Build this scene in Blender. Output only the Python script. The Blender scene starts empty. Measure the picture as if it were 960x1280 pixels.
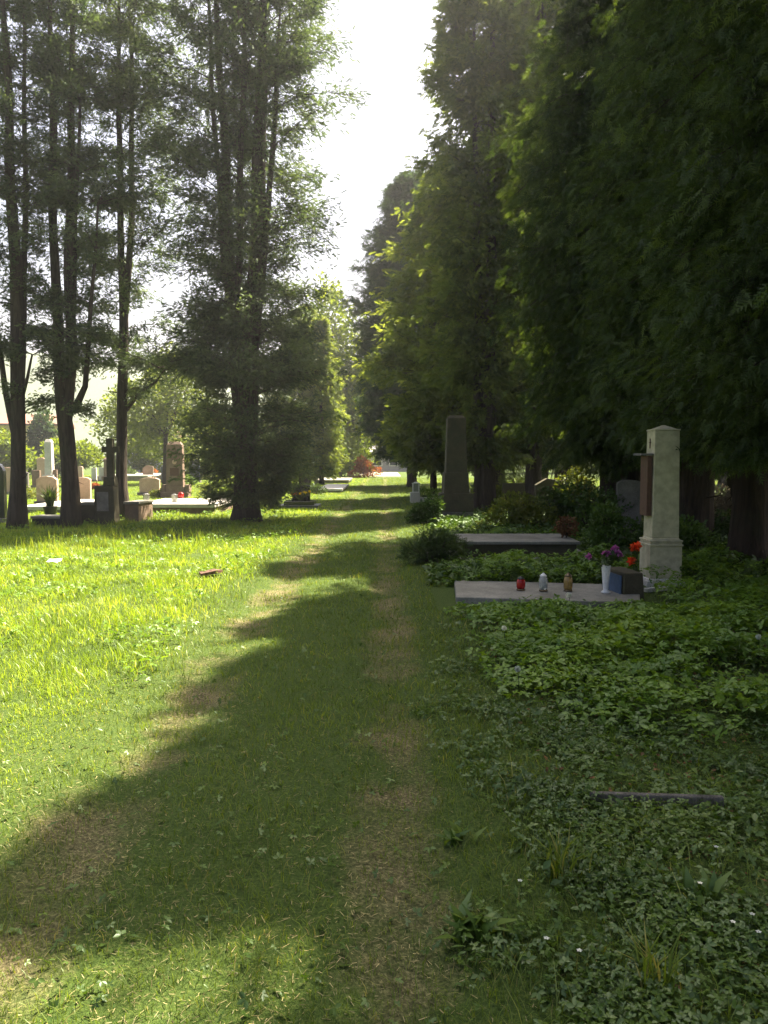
import bpy, bmesh, math, random
import numpy as np
from mathutils import Vector, Matrix
random.seed(7); rng = np.random.default_rng(11)
S = bpy.context.scene
COL = S.collection
R = math.radians
# ------------------------------------------------------------------ camera maths
CH = 1.55; F = 1280*28/36; PT = math.atan((640-572)/F)
cp, sp = math.cos(PT), math.sin(PT)
def ray(u, v):
    a, b = (u-480)/F, (640-v)/F
    return (a, cp+b*sp, -sp+b*cp)
def at(u, v, z=0.0):
    d = ray(u, v); t = (z-CH)/d[2]
    return (d[0]*t, d[1]*t)
def xat(u, y): d = ray(u, 600); return d[0]/d[1]*y
def zat(v, y): d = ray(480, v); return CH + d[2]/d[1]*y
# ------------------------------------------------------------------ tagging helpers
def tag(o, label=None, cat=None, group=None, kind=None):
    if label: o['label'] = label
    if cat: o['category'] = cat
    if group: o['group'] = group
    if kind: o['kind'] = kind
    return o
def thing(name, label, cat, loc=(0, 0, 0), rz=0, group=None):
    o = bpy.data.objects.new(name, None); COL.objects.link(o)
    o.location = loc; o.rotation_euler = (0, 0, rz); o.empty_display_size = .2
    return tag(o, label, cat, group)
def link_mesh(name, me, mat, parent=None, smooth=False, bevel=0):
    o = bpy.data.objects.new(name, me); COL.objects.link(o)
    if mat: me.materials.append(mat)
    if parent: o.parent = parent
    if smooth: me.polygons.foreach_set('use_smooth', [True]*len(me.polygons))
    if bevel:
        m = o.modifiers.new('bevel', 'BEVEL'); m.width = bevel; m.segments = 2; m.limit_method = 'ANGLE'
    return o
def copy_tree(o, parent=None):
    c = o.copy(); COL.objects.link(c)
    if parent: c.parent = parent
    for ch in [k for k in bpy.data.objects if k.parent == o]: copy_tree(ch, c)
    return c
class MB:
    def __init__(s): s.v = []; s.f = []
    def add(s, vs, fs):
        n = len(s.v); s.v += [tuple(p) for p in vs]; s.f += [tuple(i+n for i in f) for f in fs]; return s
    def box(s, x0, x1, y0, y1, z0, z1, t=0, ty=None):      # t: inset of the top
        ty = t if ty is None else ty
        return s.add([(x0,y0,z0),(x1,y0,z0),(x1,y1,z0),(x0,y1,z0),(x0+t,y0+ty,z1),(x1-t,y0+ty,z1),(x1-t,y1-ty,z1),(x0+t,y1-ty,z1)],
                     [(0,3,2,1),(4,5,6,7),(0,1,5,4),(1,2,6,5),(2,3,7,6),(3,0,4,7)])
    def cbox(s, w, d, z0, z1, t=0, cx=0, cy=0): return s.box(cx-w/2, cx+w/2, cy-d/2, cy+d/2, z0, z1, t)
    def prism(s, pts, y0, y1):                           # outline in x-z, thickness in y
        n = len(pts)
        return s.add([(x, y0, z) for x, z in pts]+[(x, y1, z) for x, z in pts],
                     [tuple(range(n)), tuple(range(2*n-1, n-1, -1))]+[(i, n+i, n+(i+1) % n, (i+1) % n) for i in range(n)])
    def lathe(s, prof, n=16, cx=0, cy=0):
        m = len(prof); vs = []
        for r, z in prof:
            for k in range(n): a = 2*math.pi*k/n; vs.append((cx+r*math.cos(a), cy+r*math.sin(a), z))
        fs = [(i*n+k, i*n+(k+1) % n, (i+1)*n+(k+1) % n, (i+1)*n+k) for i in range(m-1) for k in range(n)]
        fs += [tuple(range(n-1, -1, -1)), tuple((m-1)*n+k for k in range(n))]
        return s.add(vs, fs)
    def tube(s, pts, rad, n=8, wob=0):
        P = [Vector(p) for p in pts]; vs = []; ph = random.random()*9
        for i, p in enumerate(P):
            t = (P[min(i+1, len(P)-1)]-P[max(i-1, 0)]).normalized()
            a = Vector((1, 0, 0)) if abs(t.x) < .9 else Vector((0, 1, 0))
            u = t.cross(a).normalized(); w = t.cross(u)
            for k in range(n):
                g = 2*math.pi*k/n; r = rad[i]*(1+wob*(math.sin(3*g+ph+p.z*.7)*.6+math.sin(5*g+ph*2+p.z*1.9)*.4))
                vs.append(p+u*math.cos(g)*r+w*math.sin(g)*r)
        m = len(P)
        fs = [(i*n+k, i*n+(k+1) % n, (i+1)*n+(k+1) % n, (i+1)*n+k) for i in range(m-1) for k in range(n)]
        fs += [tuple(range(n-1, -1, -1)), tuple((m-1)*n+k for k in range(n))]
        return s.add(vs, fs)
    def build(s, name, mat, parent=None, smooth=False, bevel=0):
        me = bpy.data.meshes.new(name); me.from_pydata([tuple(p) for p in s.v], [], s.f); me.update()
        return link_mesh(name, me, mat, parent, smooth, bevel)
def np_mesh(name, V, T, rnd=None):
    me = bpy.data.meshes.new(name); V = np.ascontiguousarray(V, np.float32); T = np.ascontiguousarray(T, np.int32)
    k = T.shape[1]
    me.vertices.add(len(V)); me.vertices.foreach_set('co', V.ravel())
    me.loops.add(T.size); me.loops.foreach_set('vertex_index', T.ravel())
    me.polygons.add(len(T)); me.polygons.foreach_set('loop_start', np.arange(0, T.size, k, dtype=np.int32))
    me.update(calc_edges=True)
    if rnd is not None:
        a = me.attributes.new('rnd', 'FLOAT', 'POINT'); a.data.foreach_set('value', np.ascontiguousarray(rnd, np.float32))
    return me
def nrm(a): return a/np.maximum(np.linalg.norm(a, axis=-1, keepdims=True), 1e-9)
def inst(tv, tt, pos, ax, nh, sc, wid=None, zw=False):
    """place template (y along ax, z along normal) at every pos"""
    ax = nrm(ax); x = nrm(np.cross(ax, nh)); z = np.cross(x, ax)
    sc = np.asarray(sc)[:, None]; w = sc if wid is None else np.asarray(wid)[:, None]
    V = pos[:, None, :] + tv[None, :, 0:1]*(x*w)[:, None, :] + tv[None, :, 1:2]*(ax*sc)[:, None, :] + tv[None, :, 2:3]*(z*(w if zw else sc))[:, None, :]
    n = len(tv); N = len(pos)
    T = tt[None]+(np.arange(N)*n)[:, None, None]
    return V.reshape(-1, 3), T.reshape(-1, tt.shape[1])
def join_np(L):
    V, T, n = [], [], 0
    for v, t in L: V.append(v); T.append(t+n); n += len(v)
    return np.concatenate(V), np.concatenate(T)
def nz(x, y, sc, seed=0):
    r = np.random.default_rng(seed); o = 0; x = np.asarray(x, float); y = np.asarray(y, float)
    for k in range(7):
        a = r.uniform(0, 6.28); f = r.uniform(.6, 1.9)/sc*2.2; p = r.uniform(0, 6.28)
        o = o+np.sin((x*math.cos(a)+y*math.sin(a))*f+p+1.3*np.sin((x*math.sin(a)-y*math.cos(a))*f*.7+p*2))
    return o/3.2
def H(x, y):                                             # ground height
    x = np.asarray(x, float); y = np.asarray(y, float)
    h = .018*nz(x, y, 1.3, 3)+.03*nz(x, y, 5, 4)
    h = h-.035*np.exp(-((x-XL(y))/.2)**2)-.03*np.exp(-((x-XR(y))/.2)**2)
    return h*np.clip((60-y)/30, 0, 1)
def XL(y): return -1.27+.012*(np.asarray(y, float)-3)+.06*np.sin(np.asarray(y, float)*.5)
def XR(y): return .04-.0*np.asarray(y, float)+.06*np.sin(np.asarray(y, float)*.4+1)
# ------------------------------------------------------------------ materials
def mat(name):
    m = bpy.data.materials.new(name); m.use_nodes = True; nt = m.node_tree; nt.nodes.clear()
    return m, nt, nt.nodes.new('ShaderNodeOutputMaterial')
def N(nt, t, **kw):
    n = nt.nodes.new(t)
    for k, v in kw.items():
        if k.startswith('i_'): n.inputs[k[2:].replace('_', ' ')].default_value = v
        else: setattr(n, k, v)
    return n
def c4(c): return (c[0], c[1], c[2], 1)
def ramp(nt, stops, fac=None):
    n = nt.nodes.new('ShaderNodeValToRGB'); e = n.color_ramp.elements
    while len(e) < len(stops): e.new(.5)
    for i, (p, c) in enumerate(stops): e[i].position = p; e[i].color = c4(c)
    if fac: nt.links.new(fac, n.inputs[0])
    return n
def noise(nt, sc, det=4, rough=.6, coord=None, dist=0):
    n = nt.nodes.new('ShaderNodeTexNoise'); n.inputs['Scale'].default_value = sc; n.inputs['Detail'].default_value = det
    n.inputs['Roughness'].default_value = rough; n.inputs['Distortion'].default_value = dist
    if coord: nt.links.new(coord, n.inputs['Vector'])
    return n
def mix(nt, a, b, fac, mode='MIX'):
    n = nt.nodes.new('ShaderNodeMix'); n.data_type = 'RGBA'; n.blend_type = mode
    for s, i in ((fac, 0), (a, 6), (b, 7)):
        if isinstance(s, (int, float)): n.inputs[i].default_value = s
        elif isinstance(s, tuple): n.inputs[i].default_value = c4(s)
        else: nt.links.new(s, n.inputs[i])
    return n.outputs[2]
def leafmat(name, cols, trans=.4, tcol=None, gloss=.06, nscale=1.2, rough=.5):
    m, nt, out = mat(name)
    at_ = N(nt, 'ShaderNodeAttribute', attribute_name='rnd')
    geo = N(nt, 'ShaderNodeNewGeometry')
    n = noise(nt, nscale, 2, .5, geo.outputs['Position'])
    r = ramp(nt, [(i/(len(cols)-1), c) for i, c in enumerate(cols)], at_.outputs['Fac'])
    r2 = ramp(nt, [(.35, (.72, .78, .75)), (.65, (1.25, 1.2, 1.05))], n.outputs['Fac'])
    c = mix(nt, r.outputs[0], r2.outputs[0], 1.0, 'MULTIPLY')
    d = N(nt, 'ShaderNodeBsdfDiffuse'); nt.links.new(c, d.inputs[0])
    t = N(nt, 'ShaderNodeBsdfTranslucent')
    tc = mix(nt, c, tcol or (1.5, 1.5, .6), 1.0, 'MULTIPLY'); nt.links.new(tc, t.inputs[0])
    mx = N(nt, 'ShaderNodeMixShader'); mx.inputs[0].default_value = trans
    nt.links.new(d.outputs[0], mx.inputs[1]); nt.links.new(t.outputs[0], mx.inputs[2])
    g = N(nt, 'ShaderNodeBsdfGlossy'); g.inputs['Roughness'].default_value = rough; g.inputs[0].default_value = (.35, .4, .35, 1)
    m2 = N(nt, 'ShaderNodeMixShader'); m2.inputs[0].default_value = gloss
    nt.links.new(mx.outputs[0], m2.inputs[1]); nt.links.new(g.outputs[0], m2.inputs[2])
    nt.links.new(m2.outputs[0], out.inputs[0])
    return m
def stone(name, c1, c2, stain=(.06, .07, .04), amt=.5, sc=6, rough=.85, bump=.3, spec=.3):
    m, nt, out = mat(name)
    tc = N(nt, 'ShaderNodeTexCoord').outputs['Object']
    n1 = noise(nt, sc, 6, .65, tc); n2 = noise(nt, 1.7, 5, .7, tc, .5); n3 = noise(nt, sc*12, 3, .6, tc)
    base = ramp(nt, [(.3, c1), (.7, c2)], n1.outputs['Fac']).outputs[0]
    sp_ = ramp(nt, [(.35, (.8, .8, .8)), (.65, (1.12, 1.12, 1.12))], n3.outputs['Fac']).outputs[0]
    base = mix(nt, base, sp_, 1.0, 'MULTIPLY')
    st = ramp(nt, [(.45, (0, 0, 0)), (.68, (amt, amt, amt))], n2.outputs['Fac']).outputs[0]
    c = mix(nt, base, stain, st)
    b = N(nt, 'ShaderNodeBsdfPrincipled'); nt.links.new(c, b.inputs['Base Color'])
    b.inputs['Roughness'].default_value = rough; b.inputs['Specular IOR Level'].default_value = spec
    bp = N(nt, 'ShaderNodeBump'); bp.inputs['Strength'].default_value = bump; bp.inputs['Distance'].default_value = .01
    nt.links.new(n3.outputs['Fac'], bp.inputs['Height']); nt.links.new(bp.outputs[0], b.inputs['Normal'])
    nt.links.new(b.outputs[0], out.inputs[0]); return m
def plain(name, col, rough=.6, metal=0, trans=0, spec=.4):
    m, nt, out = mat(name)
    tc = N(nt, 'ShaderNodeTexCoord').outputs['Object']
    n = noise(nt, 25, 3, .6, tc); r = ramp(nt, [(.3, tuple(k*.8 for k in col)), (.7, tuple(min(1, k*1.15) for k in col))], n.outputs['Fac'])
    b = N(nt, 'ShaderNodeBsdfPrincipled'); nt.links.new(r.outputs[0], b.inputs['Base Color'])
    b.inputs['Roughness'].default_value = rough; b.inputs['Metallic'].default_value = metal
    b.inputs['Transmission Weight'].default_value = trans; b.inputs['Specular IOR Level'].default_value = spec
    nt.links.new(b.outputs[0], out.inputs[0]); return m
def barkmat(name, c1, c2):
    m, nt, out = mat(name)
    tc = N(nt, 'ShaderNodeTexCoord').outputs['Object']
    mp = N(nt, 'ShaderNodeMapping'); mp.inputs['Scale'].default_value = (14, 14, 1.6); nt.links.new(tc, mp.inputs[0])
    n = noise(nt, 1, 7, .7, mp.outputs[0], .6); n2 = noise(nt, 1.3, 3, .6, tc)
    r = ramp(nt, [(.35, c1), (.65, c2)], n.outputs['Fac'])
    g = ramp(nt, [(.5, (0, 0, 0)), (.75, (.5, .5, .5))], n2.outputs['Fac'])
    c = mix(nt, r.outputs[0], (.05, .065, .03), g.outputs[0])
    b = N(nt, 'ShaderNodeBsdfPrincipled'); nt.links.new(c, b.inputs['Base Color']); b.inputs['Roughness'].default_value = .9; b.inputs['Specular IOR Level'].default_value = .2
    bp = N(nt, 'ShaderNodeBump'); bp.inputs['Strength'].default_value = 1; bp.inputs['Distance'].default_value = .07
    nt.links.new(n.outputs['Fac'], bp.inputs['Height']); nt.links.new(bp.outputs[0], b.inputs['Normal'])
    nt.links.new(b.outputs[0], out.inputs[0]); return m
def groundmat():
    m, nt, out = mat('ground_soil_and_thatch')
    geo = N(nt, 'ShaderNodeNewGeometry').outputs['Position']
    A = lambda op, a, b=None: math_(nt, op, a, b)
    sx = N(nt, 'ShaderNodeSeparateXYZ'); nt.links.new(geo, sx.inputs[0]); X, Y = sx.outputs[0], sx.outputs[1]
    def g(center, w):
        d = A('SUBTRACT', X, center); d = A('DIVIDE', d, w); d = A('MULTIPLY', d, d); return A('SUBTRACT', 1.0, A('MINIMUM', d, 1.0))
    tr = A('MULTIPLY', A('MAXIMUM', g(-1.22, .33), g(.05, .3)), noise(nt, 2.2, 3, .6, geo).outputs['Fac'])
    n1 = noise(nt, 1.1, 5, .65, geo, .4); n2 = noise(nt, 9, 5, .7, geo); n3 = noise(nt, 70, 4, .7, geo); nl = noise(nt, .25, 3, .5, geo)
    soil = ramp(nt, [(.3, (.05, .043, .022)), (.5, (.13, .115, .055)), (.7, (.32, .28, .14))], n3.outputs['Fac']).outputs[0]
    grass = ramp(nt, [(.3, (.025, .045, .01)), (.55, (.06, .095, .02)), (.75, (.14, .15, .045))], n3.outputs['Fac']).outputs[0]
    s = A('ADD', A('MULTIPLY', tr, .5), A('MULTIPLY', n1.outputs['Fac'], .9)); s = A('ADD', s, A('MULTIPLY', n2.outputs['Fac'], .25))
    f = ramp(nt, [(.7, (0, 0, 0)), (.96, (1, 1, 1))], s).outputs[0]
    c = mix(nt, grass, soil, f)
    b = N(nt, 'ShaderNodeBsdfPrincipled'); nt.links.new(c, b.inputs['Base Color']); b.inputs['Roughness'].default_value = .95; b.inputs['Specular IOR Level'].default_value = .1
    bp = N(nt, 'ShaderNodeBump'); bp.inputs['Strength'].default_value = .9; bp.inputs['Distance'].default_value = .02
    nt.links.new(n3.outputs['Fac'], bp.inputs['Height']); nt.links.new(bp.outputs[0], b.inputs['Normal'])
    nt.links.new(b.outputs[0], out.inputs[0]); return m
def math_(nt, op, a, b=None):
    n = nt.nodes.new('ShaderNodeMath'); n.operation = op
    for i, s in ((0, a), (1, b)):
        if s is None: continue
        if isinstance(s, (int, float)): n.inputs[i].default_value = s
        else: nt.links.new(s, n.inputs[i])
    return n.outputs[0]

M = {}
M['ground'] = groundmat()
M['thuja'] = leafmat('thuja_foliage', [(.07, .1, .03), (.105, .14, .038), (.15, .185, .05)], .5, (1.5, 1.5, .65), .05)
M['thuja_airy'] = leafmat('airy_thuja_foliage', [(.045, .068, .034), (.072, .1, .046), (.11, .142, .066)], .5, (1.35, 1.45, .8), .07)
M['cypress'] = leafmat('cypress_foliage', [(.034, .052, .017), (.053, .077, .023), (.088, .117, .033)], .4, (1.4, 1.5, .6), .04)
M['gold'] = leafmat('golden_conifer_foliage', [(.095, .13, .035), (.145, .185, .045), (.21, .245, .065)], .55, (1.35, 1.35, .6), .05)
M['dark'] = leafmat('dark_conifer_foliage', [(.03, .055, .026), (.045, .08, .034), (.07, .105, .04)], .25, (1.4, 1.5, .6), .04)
M['decid'] = leafmat('deciduous_leaves', [(.08, .12, .015), (.13, .18, .02), (.2, .24, .03)], .5, (1.4, 1.35, .4), .04)
M['shrub'] = leafmat('shrub_leaves', [(.03, .055, .015), (.05, .08, .02), (.08, .12, .03)], .35, (1.5, 1.5, .5), .08, 3)
M['shrub_y'] = leafmat('yellow_green_shrub_leaves', [(.08, .11, .02), (.13, .16, .03), (.2, .2, .05)], .4, (1.4, 1.3, .5), .06, 3)
M['shrub_r'] = leafmat('reddish_shrub_leaves', [(.2, .06, .03), (.3, .1, .04), (.32, .16, .06)], .45, (1.3, 1.0, .6), .05, 3)
M['pale_flower'] = leafmat('pale_pink_blossom', [(.35, .28, .25), (.5, .42, .36), (.6, .5, .42)], .4, (1.1, 1.1, 1), .03, 3)
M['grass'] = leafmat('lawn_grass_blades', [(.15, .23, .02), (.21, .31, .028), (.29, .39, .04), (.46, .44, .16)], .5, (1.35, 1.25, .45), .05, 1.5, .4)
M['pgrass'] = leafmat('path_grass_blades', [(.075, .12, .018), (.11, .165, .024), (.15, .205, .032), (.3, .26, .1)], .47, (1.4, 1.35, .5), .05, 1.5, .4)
M['thatch'] = leafmat('dry_straw', [(.1, .085, .04), (.22, .19, .095), (.4, .34, .17)], .1, (1, 1, 1), .04, 4)
M['cover'] = leafmat('ground_elder_leaves', [(.08, .16, .014), (.125, .225, .02), (.18, .28, .03)], .42, (1.4, 1.3, .5), .09, 2.2, .45)
M['weed'] = leafmat('small_weed_leaves', [(.05, .1, .014), (.08, .14, .02), (.13, .19, .03)], .38, (1.3, 1.3, .6), .1, 2.2, .45)
M['ivy'] = leafmat('ivy_leaves', [(.035, .072, .013), (.055, .1, .018), (.085, .14, .026)], .3, (1.3, 1.3, .5), .06, 3, .4)
M['deadleaf'] = leafmat('dead_leaves', [(.1, .045, .02), (.16, .08, .04), (.22, .13, .07)], .15, (1, 1, 1), .03, 4)
M['bark'] = barkmat('thuja_bark', (.03, .023, .018), (.085, .066, .05))
M['barkr'] = barkmat('reddish_bark', (.022, .016, .011), (.06, .04, .027))
M['pale_stone'] = stone('pale_sandstone', (.42, .38, .25), (.5, .46, .31), (.3, .28, .18), .3, .9, .9, .15)
M['grey_stone'] = stone('weathered_grey_stone', (.12, .11, .1), (.22, .2, .18), (.05, .055, .035), .6, 5)
M['concrete'] = stone('weathered_concrete', (.17, .165, .14), (.27, .26, .215), (.08, .08, .05), .6, 4)
M['dark_stone'] = stone('mossy_dark_stone', (.05, .043, .024), (.09, .078, .045), (.03, .04, .018), .6, 5)
M['pink_stone'] = stone('pinkish_granite', (.46, .31, .23), (.58, .4, .3), (.18, .14, .1), .3, 8)
M['brown_stone'] = stone('brown_granite', (.16, .11, .08), (.24, .17, .12), (.1, .08, .05), .3, 8)
M['black_stone'] = stone('polished_black_granite', (.015, .016, .018), (.03, .03, .034), (.03, .03, .03), .3, 12, .18, .02, .6)
M['blue_stone'] = stone('dark_blue_grey_granite', (.05, .06, .085), (.08, .09, .12), (.05, .05, .05), .3, 12, .35, .02, .5)
M['white_stone'] = stone('whitish_marble', (.5, .47, .42), (.66, .63, .57), (.25, .23, .18), .4, 4)
M['gravel'] = stone('pale_gravel', (.3, .26, .2), (.5, .45, .36), (.2, .17, .12), .5, 30, .95, .6)
M['rust'] = plain('rusty_brown_plaque', (.1, .05, .032), .7)
M['white'] = plain('white_plastic', (.7, .69, .65), .4)
M['redglass'] = plain('red_candle_glass', (.42, .015, .01), .15, 0, .25)
M['amber'] = plain('amber_candle_glass', (.4, .26, .08), .15, 0, .35)
M['clear'] = plain('clear_candle_glass', (.6, .62, .58), .12, 0, .6)
M['metal'] = plain('dull_metal_lid', (.25, .24, .22), .4, .8)
M['brass'] = plain('dark_brass_lid', (.16, .12, .07), .4, .8)
M['darkplastic'] = plain('black_plastic', (.02, .02, .02), .4)
M['bluepl'] = plain('faded_blue_enamel', (.06, .1, .17), .5)
M['wax'] = plain('white_wax', (.75, .7, .6), .5)
M['purple'] = leafmat('purple_petals', [(.3, .06, .25), (.42, .1, .34), (.5, .2, .42)], .4, (1.2, 1, 1.2), .03, 4)
M['orange'] = leafmat('orange_red_petals', [(.7, .06, .02), (.85, .1, .03), (.9, .18, .05)], .4, (1.2, .9, .8), .03, 4)
M['yellow'] = leafmat('yellow_petals', [(.8, .55, .02), (.9, .65, .03), (.9, .7, .05)], .4, (1.1, 1.1, .8), .03, 4)
M['whitepet'] = leafmat('white_petals', [(.7, .7, .65), (.8, .8, .75), (.85, .85, .8)], .4, (1, 1, 1), .03, 4)
M['wood'] = barkmat('old_grey_timber', (.09, .085, .07), (.22, .2, .17))
M['yellowwall'] = stone('yellow_plaster', (.6, .47, .2), (.68, .54, .26), (.4, .33, .2), .3, 2, .9, .05)
M['whitewall'] = stone('pale_plaster', (.3, .28, .32), (.38, .36, .4), (.35, .33, .3), .3, 2, .9, .05)
M['roof'] = stone('red_roof_tiles', (.2, .1, .07), (.28, .15, .11), (.16, .1, .08), .4, 10, .8)
M['glass'] = plain('window_glass', (.03, .04, .05), .08)
M['hill'] = stone('wooded_hillside', (.05, .075, .035), (.09, .12, .05), (.1, .13, .1), .6, .05, .95, .2)

# ------------------------------------------------------------------ ground
def sheet(name, xs, ys, mt, dz=0, hf=H, edge=None):
    xs = np.asarray(xs); ys = np.asarray(ys); X, Y = np.meshgrid(xs, ys)
    if edge is not None: X = X+edge(Y)
    Z = hf(X, Y)+dz; V = np.stack([X, Y, Z], -1).reshape(-1, 3); n = len(xs)
    i = (np.arange(len(ys)-1)[:, None]*n+np.arange(n-1)[None]).ravel()
    T = np.stack([i, i+1, i+n+1, i+n], 1)
    o = link_mesh(name, np_mesh(name, V, T), mt, smooth=True); o['kind'] = 'structure'; return o
gx = np.concatenate([np.linspace(-900, -60, 12), np.linspace(-50, -13, 20), np.linspace(-12, 12, 161), np.linspace(13, 50, 20), np.linspace(60, 900, 12)])
gy = np.concatenate([np.linspace(-300, -12, 10), np.linspace(-8, 0, 12), np.linspace(.3, 26, 170), np.linspace(27, 100, 50), np.linspace(120, 1500, 20)])
sheet('ground', gx, gy, M['ground'])
sheet('path', np.linspace(-1.75, .5, 26), np.linspace(-2, 66, 300), M['ground'], .004)
sheet('gravel_path', np.linspace(-2.2, 1.4, 10), np.linspace(66, 84, 20), M['gravel'], .009)
# distant hill behind the left graves
def hillf(X, Y): return 62*np.exp(-((X+230)/130)**2-((Y-450)/120)**2)*(1+.1*nz(X, Y, 60, 8))+34*np.exp(-((X+90)/90)**2-((Y-520)/110)**2)-1.5
hill = sheet('hill', np.linspace(-700, 160, 60), np.linspace(180, 800, 50), M['hill'], 0, hillf)

# ------------------------------------------------------------------ foliage
def spray_template(n=5, spread=.95, fw=.12):
    v, t = [], []
    for i in range(n):
        s = i/n*.85
        for sg in (-1, 1):
            L = .5*(1-.55*s)*random.uniform(.85, 1.15); a = spread*random.uniform(.8, 1.1)
            z = random.uniform(-.08, .08); k = len(v)
            v += [(0, s-fw*.5, 0), (0, s+fw*.6, 0), (sg*L*math.sin(a), s+L*math.cos(a), z-.05)]; t.append((k, k+1, k+2))
    k = len(v); v += [(-fw*.5, .8, 0), (fw*.5, .8, 0), (0, 1.05, -.05)]; t.append((k, k+1, k+2))
    k = len(v); v += [(-.03, 0, .01), (.03, 0, .01), (0, 1, 0)]; t.append((k, k+1, k+2))
    return np.array(v, float), np.array(t)
def leaf_template():
    v = [(0, 0, 0), (.32, .45, .06), (0, 1, -.06), (-.32, .45, .06)]
    return np.array(v, float), np.array([(0, 1, 2), (0, 2, 3)])
def spike_template():
    a = [(math.cos(k*2.094), 0, math.sin(k*2.094)) for k in range(3)]
    return np.array(a+[(0, 1, 0)], float), np.array([(0, 1, 3), (1, 2, 3), (2, 0, 3)])
SPR = {n: spray_template(n) for n in (3, 4, 6)}; SPR['wide'] = spray_template(3, .8, .27)
LEAF = leaf_template(); SPIKE = spike_template()
def stem_at(P, z):
    z = np.asarray(z); P = np.asarray(P, float)
    return np.stack([np.interp(z, P[:, 2], P[:, 0]), np.interp(z, P[:, 2], P[:, 1]), z], -1), np.interp(z, P[:, 2], P[:, 3])
def crown_arrays(stems, env, z0, z1, nb, ntw, ns, L, up=.5, droop=.35, hang=.5, weights=None, ragged=.35, pairs=4, seed=1, zpow=1., clump=.1, inner=.25, gap=0, lmin=.5, flat=.6):
    r = np.random.default_rng(seed)
    w = np.array(weights or [1]*len(stems), float); w /= w.sum()
    si = r.choice(len(stems), nb, p=w)
    z = z0+(z1-z0)*r.random(nb)**zpow; az = r.uniform(0, 6.2832, nb)
    P0 = np.zeros((nb, 3)); rad = np.zeros(nb)
    for k, s in enumerate(stems):
        m = si == k; zz = np.clip(z[m], s[0][2], s[-1][2]); P0[m], rad[m] = stem_at(s, zz)
    out = np.stack([np.cos(az), np.sin(az), 0*az], -1)
    Rr = np.array([env(q) for q in z])
    g = .5+.5*np.sin(az*2+z*1.7+seed)*np.sin(az*3-z*2.3+seed*2)
    ln = Rr*(1-ragged*g)*r.uniform(lmin, 1.0, nb)
    if gap:
        keep = (np.sin(az*3+z*1.1+seed)+np.sin(z*2.9+az+seed*3)) > -2+gap*2
        P0, out, ln, z, rad = P0[keep], out[keep], ln[keep], z[keep], rad[keep]; nb = len(z)
    u = up*r.uniform(.6, 1.3, nb); dr = droop*r.uniform(.6, 1.4, nb)
    def pt(s):
        s = s[..., None]; e = (np.expand_dims(P0, 1) if s.ndim == 3 else P0)
        o = (np.expand_dims(out, 1) if s.ndim == 3 else out); l = ln[:, None, None] if s.ndim == 3 else ln[:, None]
        uu = u[:, None, None] if s.ndim == 3 else u[:, None]; dd = dr[:, None, None] if s.ndim == 3 else dr[:, None]
        return e+o*l*s+np.array([0, 0, 1.])*(uu*l*s-dd*l*s*s)
    # branch spikes in 3 pieces
    bs = []
    for a, b in ((0, .4), (.37, .72), (.69, 1.02)):
        A, B = pt(np.full(nb, a)), pt(np.full(nb, b))
        d = B-A; bs.append(inst(*SPIKE, A, d, np.array([[.1, .2, 1.]]).repeat(nb, 0)+out*.3, np.linalg.norm(d, axis=1)*1.25, np.clip(.012*ln*(1-a*.7), .004, .03), zw=True))
    s = inner+(1-inner)*r.random((nb, ntw)); TP = pt(s)
    side = np.stack([-out[:, 1], out[:, 0], 0*out[:, 0]], -1)[:, None]*r.choice([-1, 1], (nb, ntw))[..., None]
    td = nrm(out[:, None]*r.uniform(.3, 1.1, (nb, ntw))[..., None]+side*r.uniform(.2, 1, (nb, ntw))[..., None]+np.array([0, 0, 1.])*r.normal(.1, .4, (nb, ntw))[..., None])
    tl = (.18+.32*r.random((nb, ntw)))*np.clip(ln, .5, 1.8)[:, None]
    f = r.random((nb, ntw, ns))
    SP = TP[:, :, None]+td[:, :, None]*(tl[..., None]*f)[..., None]+r.normal(0, clump, (nb, ntw, ns, 3))
    ax = td[:, :, None]*.8+out[:, None, None]*.3+np.array([0, 0, -hang])+r.normal(0, .45, (nb, ntw, ns, 3))
    nh = np.array([0, 0, flat])+r.normal(0, .7, (nb, ntw, ns, 3))
    SP = SP.reshape(-1, 3); ax = ax.reshape(-1, 3); nh = nh.reshape(-1, 3); n = len(SP)
    sc = L*r.uniform(.6, 1.25, n)
    cv, ct = inst(*SPR[pairs], SP, ax, nh, sc)
    rv = np.clip(np.repeat(.5+.28*r.normal(0, 1, (nb*ntw)), ns)+r.normal(0, .12, n), 0, 1)
    tv, tt = inst(*SPIKE, TP.reshape(-1, 3), td.reshape(-1, 3), r.normal(0, 1, (nb*ntw, 3)), tl.ravel()*1.1, np.full(nb*ntw, .004), zw=True)
    return (cv, ct, np.repeat(rv, len(SPR[pairs][0]))), join_np(bs+[(tv, tt)])
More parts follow.
